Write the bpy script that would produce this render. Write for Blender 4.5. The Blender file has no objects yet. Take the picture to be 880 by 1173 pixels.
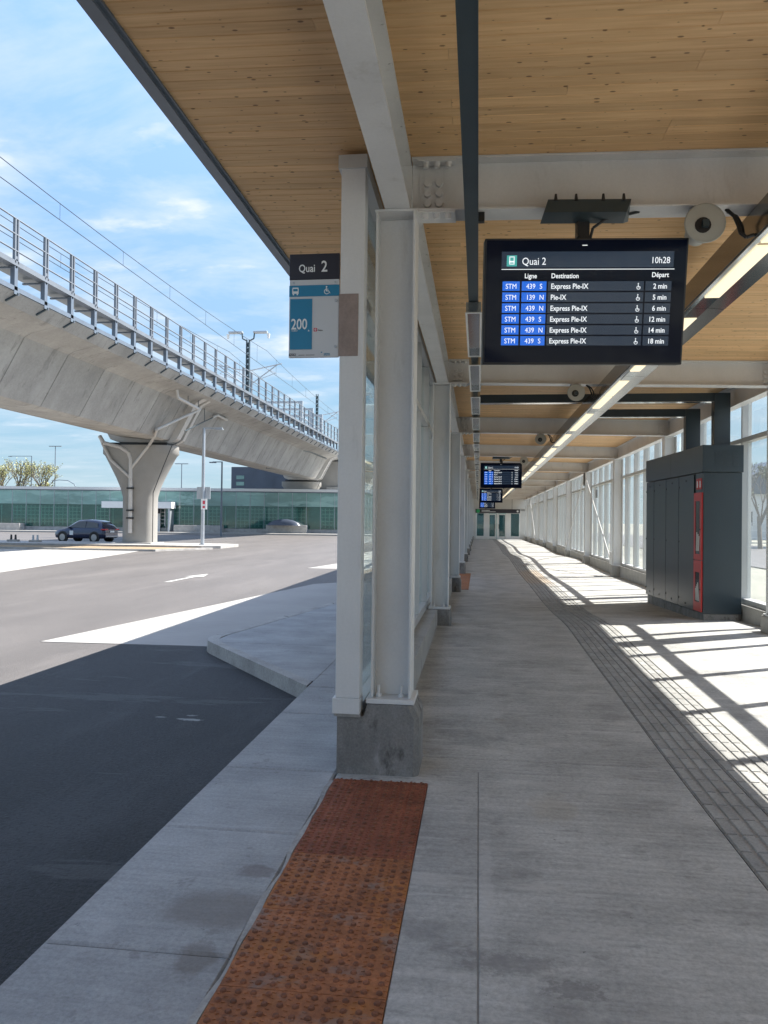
import bpy, math, random
from mathutils import Vector, Matrix
random.seed(7)
R = math.radians
C = bpy.context.scene.collection
scene = bpy.context.scene

# ------------------------------------------------------------------ camera
H = 1.55
yaw, pitch, roll = 0.12223709, 0.01051931, 0.0115
fwd = Vector((-math.sin(yaw)*math.cos(pitch), math.cos(yaw)*math.cos(pitch), math.sin(pitch)))
rt = fwd.cross(Vector((0, 0, 1))).normalized(); up = rt.cross(fwd)
r2 = math.cos(roll)*rt + math.sin(roll)*up; u2 = -math.sin(roll)*rt + math.cos(roll)*up
cd = bpy.data.cameras.new('camera'); cam = bpy.data.objects.new('camera', cd); C.objects.link(cam)
cam.matrix_world = Matrix(((r2.x, u2.x, -fwd.x, 0), (r2.y, u2.y, -fwd.y, 0), (r2.z, u2.z, -fwd.z, H), (0, 0, 0, 1)))
cd.sensor_fit = 'HORIZONTAL'; cd.sensor_width = 36; cd.lens = 36.0
cd.clip_start = 0.05; cd.clip_end = 3000
scene.camera = cam

# ------------------------------------------------------------------ light
EL, AZX, AZY = R(50.5), 0.876, 0.482
sund = Vector((math.cos(EL)*AZX, math.cos(EL)*AZY, math.sin(EL)))
sl = bpy.data.lights.new('sun', 'SUN'); sl.energy = 3.5; sl.angle = R(0.53); sl.color = (1.0, 0.955, 0.89)
so = bpy.data.objects.new('sun', sl); C.objects.link(so)
so.rotation_euler = (-sund).to_track_quat('-Z', 'Y').to_euler(); so.location = (30, 20, 40)
w = bpy.data.worlds.new('World'); scene.world = w; w.use_nodes = True
nt = w.node_tree; nt.nodes.clear()
def N(nt, t, **k):
    n = nt.nodes.new(t)
    for a, b in k.items(): setattr(n, a, b)
    return n
wo = N(nt, 'ShaderNodeOutputWorld'); bg = N(nt, 'ShaderNodeBackground'); bg.inputs[1].default_value = 0.13
sky = N(nt, 'ShaderNodeTexSky'); sky.sky_type = 'NISHITA'; sky.sun_disc = False
sky.sun_elevation = EL; sky.sun_rotation = math.atan2(AZX, AZY)
sky.air_density = 1.0; sky.dust_density = 0.6; sky.ozone_density = 1.6
tc = N(nt, 'ShaderNodeTexCoord')
sep = N(nt, 'ShaderNodeSeparateXYZ'); nt.links.new(tc.outputs['Generated'], sep.inputs[0])
# project the view direction on a cloud layer: (x, y) / (z + 0.12)
ad = N(nt, 'ShaderNodeMath', operation='ADD'); ad.inputs[1].default_value = 0.12; nt.links.new(sep.outputs[2], ad.inputs[0])
mx = N(nt, 'ShaderNodeMath', operation='MAXIMUM'); mx.inputs[1].default_value = 0.05; nt.links.new(ad.outputs[0], mx.inputs[0])
dv = N(nt, 'ShaderNodeVectorMath', operation='DIVIDE'); nt.links.new(tc.outputs['Generated'], dv.inputs[0])
cm = N(nt, 'ShaderNodeCombineXYZ')
for i in range(3): nt.links.new(mx.outputs[0], cm.inputs[i])
nt.links.new(cm.outputs[0], dv.inputs[1])
n1 = N(nt, 'ShaderNodeTexNoise'); n1.inputs['Scale'].default_value = 1.6; n1.inputs['Detail'].default_value = 9; n1.inputs['Roughness'].default_value = 0.6
n1.inputs['Distortion'].default_value = 0.3
mp = N(nt, 'ShaderNodeMapping'); mp.inputs['Location'].default_value = (3.1, 1.7, 0); mp.inputs['Scale'].default_value = (1.0, 1.5, 1)
nt.links.new(dv.outputs[0], mp.inputs[0]); nt.links.new(mp.outputs[0], n1.inputs['Vector'])
r1 = N(nt, 'ShaderNodeValToRGB'); r1.color_ramp.elements[0].position = 0.40; r1.color_ramp.elements[1].position = 0.68
nt.links.new(n1.outputs[0], r1.inputs[0])
n2 = N(nt, 'ShaderNodeTexNoise'); n2.inputs['Scale'].default_value = 3.2; n2.inputs['Detail'].default_value = 10; n2.inputs['Roughness'].default_value = 0.55
nt.links.new(mp.outputs[0], n2.inputs['Vector'])
r2_ = N(nt, 'ShaderNodeValToRGB'); r2_.color_ramp.elements[0].position = 0.57; r2_.color_ramp.elements[1].position = 0.72
nt.links.new(n2.outputs[0], r2_.inputs[0])
m1 = N(nt, 'ShaderNodeMath', operation='MULTIPLY_ADD'); m1.inputs[1].default_value = 0.7
nt.links.new(r1.outputs[0], m1.inputs[0])
m2 = N(nt, 'ShaderNodeMath', operation='MULTIPLY'); m2.inputs[1].default_value = 0.7; nt.links.new(r2_.outputs[0], m2.inputs[0])
nt.links.new(m2.outputs[0], m1.inputs[2])
mxc = N(nt, 'ShaderNodeMix', data_type='RGBA'); mxc.clamp_factor = True
hz = N(nt, 'ShaderNodeMapRange', interpolation_type='SMOOTHSTEP'); hz.inputs['From Min'].default_value = 0.95; hz.inputs['From Max'].default_value = 0.05; hz.inputs['To Max'].default_value = 0.95
nt.links.new(sep.outputs[2], hz.inputs[0])
gr = N(nt, 'ShaderNodeValToRGB'); nt.links.new(sep.outputs[2], gr.inputs[0]); ce_ = gr.color_ramp
ce_.elements[0].position = 0.0; ce_.elements[0].color = (.62, .85, .98, 1); ce_.elements[1].position = 0.85; ce_.elements[1].color = (.24, .45, .85, 1)
for p_, c_ in ((.10, (.46, .76, 1.0, 1)), (.35, (.32, .57, .93, 1))):
    e_ = ce_.elements.new(p_); e_.color = c_
gs = N(nt, 'ShaderNodeVectorMath', operation='SCALE'); gs.inputs['Scale'].default_value = 1.5; nt.links.new(gr.outputs[0], gs.inputs[0])
hm = N(nt, 'ShaderNodeMix', data_type='RGBA'); nt.links.new(hz.outputs[0], hm.inputs['Factor']); nt.links.new(sky.outputs[0], hm.inputs['A']); nt.links.new(gs.outputs[0], hm.inputs['B'])
cf = N(nt, 'ShaderNodeMapRange', interpolation_type='SMOOTHSTEP'); cf.inputs['From Min'].default_value = 0.02; cf.inputs['From Max'].default_value = 0.32; cf.inputs['To Min'].default_value = 0.35
nt.links.new(sep.outputs[2], cf.inputs[0])
cx = N(nt, 'ShaderNodeMath', operation='MULTIPLY'); nt.links.new(m1.outputs[0], cx.inputs[0]); nt.links.new(cf.outputs[0], cx.inputs[1])
nt.links.new(cx.outputs[0], mxc.inputs['Factor']); nt.links.new(hm.outputs['Result'], mxc.inputs['A'])
mxc.inputs['B'].default_value = (1.95, 2.08, 2.25, 1)
nt.links.new(mxc.outputs['Result'], bg.inputs[0]); nt.links.new(bg.outputs[0], wo.inputs[0])
vs = scene.view_settings; vs.view_transform = 'Standard'; vs.look = 'None'; vs.gamma = 1; vs.use_curve_mapping = False
vs.exposure = 1.95

# ------------------------------------------------------------------ materials
def pm(name, base, rough=0.6, metal=0.0, spec=0.5, var=0.0, vscale=1.0, stretch=(1, 1, 1), fine=0.0, fscale=60, bump=0.0, bscale=80, bdist=0.01,
       emit=None, blotch=None, coord='pos', rand=0.0, coat=0.0, streak=0.0, sscale=(1, 60, 1)):
    m = bpy.data.materials.new(name); m.use_nodes = True; t = m.node_tree; b = t.nodes['Principled BSDF']
    b.inputs['Roughness'].default_value = rough; b.inputs['Metallic'].default_value = metal
    b.inputs['Specular IOR Level'].default_value = spec; b.inputs['Coat Weight'].default_value = coat
    if coord == 'pos': src = N(t, 'ShaderNodeNewGeometry').outputs['Position']
    else: src = N(t, 'ShaderNodeTexCoord').outputs['Object']
    col = N(t, 'ShaderNodeRGB'); col.outputs[0].default_value = (*base, 1); out = col.outputs[0]
    def mul(out, fac_socket, lo, hi):
        mr = N(t, 'ShaderNodeMapRange'); mr.inputs['From Min'].default_value = 0.25; mr.inputs['From Max'].default_value = 0.75
        mr.inputs['To Min'].default_value = lo; mr.inputs['To Max'].default_value = hi
        t.links.new(fac_socket, mr.inputs[0])
        v = N(t, 'ShaderNodeVectorMath', operation='SCALE'); t.links.new(out, v.inputs[0]); t.links.new(mr.outputs[0], v.inputs['Scale'])
        return v.outputs[0]
    def noise(scale, st=(1, 1, 1), det=5, ro=0.6):
        mpn = N(t, 'ShaderNodeMapping'); mpn.inputs['Scale'].default_value = st; t.links.new(src, mpn.inputs[0])
        n = N(t, 'ShaderNodeTexNoise'); n.inputs['Scale'].default_value = scale; n.inputs['Detail'].default_value = det; n.inputs['Roughness'].default_value = ro
        t.links.new(mpn.outputs[0], n.inputs['Vector']); return n.outputs[0]
    if var: out = mul(out, noise(vscale, stretch), 1-var, 1+var)
    if fine: out = mul(out, noise(fscale, det=3, ro=0.8), 1-fine, 1+fine)
    if streak: out = mul(out, noise(1.0, sscale, det=4), 1-streak, 1+streak)
    if rand:
        oi = N(t, 'ShaderNodeObjectInfo'); g = N(t, 'ShaderNodeNewGeometry')
        s = N(t, 'ShaderNodeMath', operation='ADD'); t.links.new(oi.outputs['Random'], s.inputs[0]); t.links.new(g.outputs['Random Per Island'], s.inputs[1])
        f = N(t, 'ShaderNodeMath', operation='FRACT'); t.links.new(s.outputs[0], f.inputs[0])
        mr = N(t, 'ShaderNodeMapRange'); mr.inputs['To Min'].default_value = 1-rand; mr.inputs['To Max'].default_value = 1+rand; t.links.new(f.outputs[0], mr.inputs[0])
        v = N(t, 'ShaderNodeVectorMath', operation='SCALE'); t.links.new(out, v.inputs[0]); t.links.new(mr.outputs[0], v.inputs['Scale']); out = v.outputs[0]
    for st in (blotch or []):   # stains and painted reflections: (colour, scale, threshold, softness, strength, stretch)
        c2, sc, th, sf, stn, stt = st
        n = noise(sc, stt, 6, 0.65)
        mr = N(t, 'ShaderNodeMapRange'); mr.inputs['From Min'].default_value = th; mr.inputs['From Max'].default_value = th+sf
        mr.inputs['To Max'].default_value = stn; t.links.new(n, mr.inputs[0])
        mm = N(t, 'ShaderNodeMix', data_type='RGBA'); t.links.new(mr.outputs[0], mm.inputs['Factor']); t.links.new(out, mm.inputs['A']); mm.inputs['B'].default_value = (*c2, 1)
        out = mm.outputs['Result']
    t.links.new(out, b.inputs['Base Color'])
    if bump:
        bp = N(t, 'ShaderNodeBump'); bp.inputs['Strength'].default_value = bump; bp.inputs['Distance'].default_value = bdist
        t.links.new(noise(bscale, det=4, ro=0.7), bp.inputs['Height']); t.links.new(bp.outputs[0], b.inputs['Normal'])
    if emit:
        b.inputs['Emission Color'].default_value = (*emit[0], 1); b.inputs['Emission Strength'].default_value = emit[1]
    return m

def spot(m, cx, cy, rx, ry, c2, strength, nscale=3.0, wob=0.5):
    """a stain of its own shape round (cx, cy), mixed into the base colour"""
    t = m.node_tree; b = t.nodes['Principled BSDF']; l = b.inputs['Base Color'].links[0]; prev = l.from_socket
    g = N(t, 'ShaderNodeNewGeometry'); sb = N(t, 'ShaderNodeVectorMath', operation='SUBTRACT'); sb.inputs[1].default_value = (cx, cy, 0)
    t.links.new(g.outputs['Position'], sb.inputs[0])
    d = N(t, 'ShaderNodeVectorMath', operation='DIVIDE'); d.inputs[1].default_value = (rx, ry, 1e6); t.links.new(sb.outputs[0], d.inputs[0])
    ln = N(t, 'ShaderNodeVectorMath', operation='LENGTH'); t.links.new(d.outputs[0], ln.inputs[0])
    n = N(t, 'ShaderNodeTexNoise'); n.inputs['Scale'].default_value = nscale; n.inputs['Detail'].default_value = 10; n.inputs['Roughness'].default_value = 0.75; t.links.new(g.outputs['Position'], n.inputs['Vector'])
    a = N(t, 'ShaderNodeMath', operation='MULTIPLY_ADD'); a.inputs[1].default_value = wob*4; t.links.new(n.outputs[0], a.inputs[0]); t.links.new(ln.outputs['Value'], a.inputs[2])
    mr = N(t, 'ShaderNodeMapRange'); mr.inputs['From Min'].default_value = 1.12+wob*2.1; mr.inputs['From Max'].default_value = 0.72+wob*2.0; mr.inputs['To Max'].default_value = strength
    t.links.new(a.outputs[0], mr.inputs[0])
    mm = N(t, 'ShaderNodeMix', data_type='RGBA'); t.links.new(mr.outputs[0], mm.inputs['Factor']); t.links.new(prev, mm.inputs['A']); mm.inputs['B'].default_value = (*c2, 1)
    t.links.new(mm.outputs['Result'], b.inputs['Base Color'])

M = {}
M['floor'] = pm('brushed_concrete', (0.41, 0.405, 0.385), 0.62, spec=0.4, var=0.30, vscale=1.5, streak=0.17, sscale=(1.6, 30, 1), fine=0.26, fscale=40,
                bump=0.6, bscale=60, bdist=0.006, rand=0.04,
                blotch=[((0.20, 0.195, 0.188), 2.3, 0.54, 0.12, 0.5, (1, 1, 1)), ((0.20, 0.195, 0.185), 7, 0.60, 0.05, 0.4, (0.8, 1.6, 1)), ((0.58, 0.56, 0.52), 2.6, 0.56, 0.12, 0.5, (0.6, 1.8, 1)), ((0.60, 0.59, 0.57), 6, 0.62, 0.04, 0.4, (0.25, 2.2, 1)), ((0.10, 0.095, 0.09), 17, 0.68, 0.03, 0.75, (1, 1, 1)), ((0.34, 0.27, 0.18), 1.3, 0.63, 0.1, 0.35, (1, 1, 1))])
spot(M['floor'], 0.42, 4.25, 0.12, 0.2, (0.36, 0.29, 0.18), 0.22, 9, 0.8)
spot(M['floor'], 0.12, 2.75, 0.17, 0.07, (0.18, 0.175, 0.17), 0.5, 18, 0.9)
spot(M['floor'], 0.33, 2.62, 0.10, 0.05, (0.18, 0.175, 0.17), 0.5, 20, 0.9)
spot(M['floor'], 0.05, 3.3, 0.03, 0.5, (0.55, 0.54, 0.52), 0.35, 24, 1.0)
M['walk'] = pm('sidewalk_concrete', (0.325, 0.33, 0.33), 0.7, spec=0.35, var=0.26, vscale=1.8, streak=0.12, sscale=(2, 30, 1), fine=0.22, fscale=55,
               bump=0.6, bscale=70, bdist=0.006, rand=0.06, blotch=[((0.10, 0.10, 0.095), 19, 0.68, 0.03, 0.7, (1, 1, 1)), ((0.18, 0.17, 0.16), 5.5, 0.62, 0.05, 0.45, (1, 1, 1)), ((0.5, 0.5, 0.5), 3.1, 0.6, 0.1, 0.3, (1, 1, 1))])
spot(M['walk'], -1.0, 2.96, 0.24, 0.155, (0.17, 0.15, 0.13), 0.55, 7, 0.30)
spot(M['walk'], -.97, 2.62, 0.07, 0.11, (0.16, 0.14, 0.12), 0.55, 12, 0.5)
spot(M['walk'], -0.95, 3.3, 0.10, 0.06, (0.16, 0.14, 0.13), 0.6, 9, 0.6)
M['pad'] = pm('pale_concrete_pad', (0.335, 0.322, 0.30), 0.7, spec=0.35, var=0.10, vscale=0.8, streak=0.08, sscale=(3, 30, 1), fine=0.07, fscale=120, bump=0.3, bscale=120, bdist=0.004, rand=0.03,
              blotch=[((0.28, 0.27, 0.25), 0.8, 0.60, 0.12, 0.35, (1, 1, 1))])
M['kerb'] = pm('kerb_concrete', (0.34, 0.33, 0.31), 0.75, var=0.3, vscale=3, fine=0.25, fscale=40, bump=0.4, bscale=90, bdist=0.006, blotch=[((0.16, 0.15, 0.14), 6, 0.6, 0.1, 0.5, (1, 1, 1))])
M['asphalt'] = pm('asphalt', (0.108, 0.098, 0.091), 0.62, spec=0.5, var=0.22, vscale=0.35, stretch=(2.2, 0.5, 1), fine=0.55, fscale=75, bump=0.9, bscale=85, bdist=0.012,
                  blotch=[((0.142, 0.129, 0.12), 0.6, 0.54, 0.12, 0.6, (1.8, 0.35, 1)), ((0.07, 0.065, 0.06), 0.9, 0.62, 0.1, 0.4, (0.5, 2, 1))])
M['shade_asphalt'] = pm('asphalt_darkened_for_shade', (0.027, 0.029, 0.034), 0.6, spec=0.4, var=0.35, vscale=0.5, fine=0.85, fscale=42, bump=1.0, bscale=48, bdist=0.02,  # asphalt copy with the canopy's shade put into its darker base colour
                     blotch=[((0.060, 0.064, 0.072), 0.9, 0.50, 0.12, 0.6, (1.5, 0.4, 1)), ((0.13, 0.132, 0.138), 46, 0.60, 0.05, 0.5, (1, 1, 1)), ((0.008, 0.008, 0.009), 46, 0.56, 0.05, 0.8, (1, 1, 1)), ((0.09, 0.095, 0.10), 1.6, 0.60, 0.02, 0.5, (0.2, 1.2, 1))])
spot(M['shade_asphalt'], -2.38, 6.23, 0.11, 0.035, (0.40, 0.41, 0.40), 0.75, 16, 0.7)
spot(M['shade_asphalt'], -2.42, 6.36, 0.05, 0.020, (0.35, 0.36, 0.35), 0.6, 22, 0.8)
spot(M['shade_asphalt'], -2.66, 6.27, 0.05, 0.020, (0.35, 0.36, 0.35), 0.6, 22, 0.6)
M['oldconc'] = pm('pedestal_concrete', (0.23, 0.225, 0.215), 0.85, var=0.3, vscale=5, stretch=(1, 1, 0.5), fine=0.25, fscale=70, bump=0.6, bscale=60, bdist=0.008,
                  blotch=[((0.07, 0.066, 0.062), 9, 0.54, 0.10, 0.75, (1, 1, 0.5)), ((0.42, 0.41, 0.40), 7, 0.58, 0.10, 0.55, (1, 1, 0.3))])
M['knee'] = pm('knee_wall_concrete', (0.36, 0.35, 0.325), 0.8, var=0.2, vscale=2.5, fine=0.15, fscale=60, bump=0.4, bscale=60, bdist=0.006, blotch=[((0.17, 0.16, 0.145), 4, 0.58, 0.1, 0.5, (1, 1, 0.4))])
M['steel'] = pm('grey_painted_steel', (0.67, 0.67, 0.66), 0.42, spec=0.45, var=0.10, vscale=2, stretch=(1, 1, 0.4), fine=0.04, fscale=60, bump=0.08, bscale=70, bdist=0.003,
                blotch=[((0.36, 0.34, 0.30), 5, 0.60, 0.14, 0.4, (1, 1, 0.25))])
M['alu'] = pm('grey_aluminium_frame', (0.54, 0.54, 0.525), 0.38, metal=0.15, var=0.05, vscale=2, stretch=(1, 1, 0.3), fine=0.03)
M['dkframe'] = pm('dark_steel_channel', (0.045, 0.065, 0.075), 0.35, metal=0.2, var=0.1, vscale=4, fine=0.05)
M['fascia'] = pm('grey_metal_edge_flashing', (0.15, 0.18, 0.22), 0.4, metal=0.3, var=0.1, vscale=3)
M['stainless'] = pm('polished_stainless', (0.55, 0.57, 0.56), 0.14, metal=1.0, var=0.06, vscale=3, bump=0.06, bscale=3, bdist=0.02)
M['shield'] = pm('dark_reflective_side_panel', (0.25, 0.23, 0.20), 0.16, metal=0.9, var=0.05, vscale=2)
M['galv'] = pm('galvanised_steel', (0.42, 0.45, 0.48), 0.42, metal=0.55, var=0.1, vscale=3, fine=0.05)
M['galv2'] = pm('weathered_grey_railing_steel', (0.17, 0.19, 0.215), 0.5, metal=0.3, var=0.15, vscale=1)
M['black'] = pm('black_plastic', (0.015, 0.016, 0.018), 0.45, var=0.1, vscale=5)
M['horn'] = pm('grey_horn_plastic', (0.42, 0.42, 0.38), 0.5, var=0.06, vscale=9, coord='obj')
M['lamp'] = pm('lit_warm_diffuser', (0.5, 0.45, 0.35), 0.5, emit=((1.0, 0.83, 0.55), 0.29), var=0.02)
M['cab'] = pm('slate_blue_painted_cabinet', (0.024, 0.040, 0.052), 0.30, spec=0.5, var=0.05, vscale=2, fine=0.05, fscale=200, coord='obj', bump=0.04, bscale=2, bdist=0.02)
M['red'] = pm('red_enamel', (0.55, 0.025, 0.025), 0.35, var=0.05, vscale=5, coord='obj')
M['white'] = pm('white_paint', (0.78, 0.78, 0.76), 0.5, var=0.04, vscale=3)
M['paint'] = pm('worn_white_road_paint', (0.42, 0.41, 0.385), 0.7, var=0.15, vscale=3, fine=0.1, blotch=[((0.2, 0.19, 0.18), 9, 0.62, 0.06, 0.6, (1, 1, 1))])
M['conc'] = pm('viaduct_concrete', (0.325, 0.315, 0.295), 0.85, var=0.22, vscale=0.5, fine=0.12, fscale=10, bump=0.3, bscale=6, bdist=0.03, rand=0.05,
               streak=0.09, sscale=(0.6, 1.4, 0.25),
               blotch=[((0.17, 0.165, 0.155), 1.1, 0.57, 0.08, 0.55, (1, 1.8, 0.4)), ((0.42, 0.41, 0.39), 0.8, 0.54, 0.15, 0.45, (1, 1, 0.5)), ((0.12, 0.115, 0.11), 2.6, 0.68, 0.04, 0.6, (1, 1.6, 0.6))])
M['pier'] = pm('pier_concrete', (0.27, 0.26, 0.24), 0.85, var=0.10, vscale=0.9, fine=0.06, fscale=18, bump=0.2, bscale=12, bdist=0.02, blotch=[((0.24, 0.225, 0.2), 1.3, 0.6, 0.1, 0.4, (1, 1, 0.4))])
M['pipe'] = pm('pale_grey_drain_pipe', (0.50, 0.48, 0.45), 0.5, metal=0.1, var=0.1, vscale=3)
M['dirt'] = pm('bare_brown_soil', (0.28, 0.205, 0.125), 0.95, var=0.3, vscale=0.8, fine=0.3, fscale=20, bump=0.7, bscale=15, bdist=0.03)
M['field'] = pm('dry_grass_and_gravel_ground', (0.25, 0.24, 0.19), 0.95, var=0.3, vscale=0.15, fine=0.3, fscale=5)
M['spandrel'] = pm('teal_spandrel_glass', (0.165, 0.29, 0.262), 0.18, spec=0.7, var=0.35, vscale=0.22, stretch=(1, 1, 2.6), rand=0.12, bump=0.10, bscale=0.7, bdist=0.15,
                   blotch=[((0.30, 0.46, 0.42), 0.35, 0.54, 0.05, 0.55, (0.6, 1, 3)), ((0.05, 0.13, 0.12), 0.5, 0.58, 0.05, 0.55, (0.6, 1, 2))])  # pale and dark patches paint uneven reflections into the glass colour
M['inner'] = pm('dim_interior_wall', (0.15, 0.28, 0.26), 0.8, var=0.5, vscale=0.5, stretch=(1.5, 1, 3))
M['darkb'] = pm('dark_blue_grey_cladding', (0.055, 0.07, 0.10), 0.4, var=0.2, vscale=0.4, fine=0.1)
M['carp'] = pm('dark_blue_car_paint', (0.008, 0.018, 0.060), 0.25, metal=0.3, coat=1.0, coord='obj', var=0.05)
M['carg'] = pm('car_window_glass', (0.03, 0.04, 0.045), 0.08, spec=0.8, coord='obj', var=0.05)
M['tyre'] = pm('tyre_rubber', (0.02, 0.02, 0.02), 0.85, coord='obj', var=0.1)
M['rim'] = pm('alloy_rim', (0.35, 0.35, 0.36), 0.35, metal=0.8, coord='obj', var=0.05)
M['tail'] = pm('red_tail_lens', (0.5, 0.01, 0.015), 0.2, coord='obj', var=0.05)
M['bark'] = pm('bark', (0.16, 0.13, 0.10), 0.9, var=0.3, vscale=5)
M['leaf'] = pm('young_spring_leaves', (0.36, 0.36, 0.15), 0.7, var=0.4, vscale=0.8, rand=0.25)
M['leaf2'] = pm('grey_green_leaves', (0.12, 0.14, 0.07), 0.7, var=0.4, vscale=0.8, rand=0.25)
M['endwall'] = pm('white_end_wall', (0.60, 0.60, 0.58), 0.6, var=0.05, vscale=1)
M['paver'] = pm('grey_concrete_paver', (0.32, 0.315, 0.30), 0.75, var=0.2, vscale=2.2, fine=0.25, fscale=60, bump=0.5, bscale=80, bdist=0.005, rand=0.12,
                blotch=[((0.15, 0.145, 0.14), 4, 0.6, 0.1, 0.45, (1, 1, 1))])
spot(M['paver'], 1.6, 22, 0.6, 3.0, (0.42, 0.32, 0.22), 0.6, 1.5)
M['gap'] = pm('dark_joint_fill', (0.24, 0.235, 0.22), 0.9, var=0.3, vscale=8)
M['rust'] = pm('rusted_cast_iron', (0.33, 0.128, 0.053), 0.75, spec=0.35, var=0.35, vscale=6, fine=0.4, fscale=60, bump=0.7, bscale=70, bdist=0.003, rand=0.06,
               blotch=[((0.42, 0.165, 0.04), 4.2, 0.52, 0.12, 0.6, (1, 1, 1)), ((0.22, 0.205, 0.19), 4.4, 0.54, 0.10, 0.55, (1, 1.5, 1)), ((0.09, 0.04, 0.028), 14, 0.57, 0.1, 0.6, (1, 1, 1))])
M['rustred'] = pm('deep_red_rusted_iron', (0.24, 0.078, 0.040), 0.75, spec=0.35, var=0.3, vscale=6, fine=0.35, fscale=60, bump=0.7, bscale=70, bdist=0.003, rand=0.05,
               blotch=[((0.08, 0.03, 0.024), 13, 0.60, 0.1, 0.6, (1, 1, 1)), ((0.15, 0.14, 0.13), 3.9, 0.64, 0.09, 0.45, (1, 1.3, 1))])
M['signdark'] = pm('sign_dark_navy', (0.018, 0.018, 0.030), 0.4, var=0.04, vscale=4)
M['signblue'] = pm('sign_blue', (0.012, 0.20, 0.36), 0.4, var=0.04, vscale=4)
M['signgrey'] = pm('sign_light_grey', (0.56, 0.58, 0.60), 0.4, var=0.03, vscale=4)
M['signwhite'] = pm('sign_white_print', (0.78, 0.80, 0.80), 0.45, var=0.02, vscale=4)
M['tagplate'] = pm('brownish_metal_tag_plate', (0.30, 0.235, 0.205), 0.5, metal=0.4, var=0.25, vscale=7, fine=0.1)
M['ink'] = pm('black_print', (0.02, 0.02, 0.03), 0.5, var=0.02)
M['pinkred'] = pm('crimson_print', (0.55, 0.04, 0.08), 0.5, var=0.02)
M['screen'] = pm('dark_glossy_screen', (0.003, 0.005, 0.012), 0.06, spec=0.18, coord='obj', var=0.05, emit=((0.005, 0.01, 0.04), 0.02))
M['cell'] = pm('screen_slate_cell', (0.008, 0.012, 0.02), 0.1, coord='obj', var=0.02, emit=((0.035, 0.065, 0.12), 0.09))
M['blue'] = pm('screen_blue_cell', (0.004, 0.04, 0.16), 0.1, coord='obj', var=0.02, emit=((0.004, 0.12, 0.65), 0.26))
M['txt'] = pm('screen_white_text', (0.5, 0.5, 0.5), 0.3, coord='obj', var=0.02, emit=((0.8, 0.85, 0.9), 0.25))
M['teal'] = pm('screen_teal_icon', (0.05, 0.3, 0.28), 0.3, coord='obj', var=0.02, emit=((0.05, 0.36, 0.33), 0.2))
M['green'] = pm('green_sign_disc', (0.03, 0.40, 0.14), 0.4, var=0.02)

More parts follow.
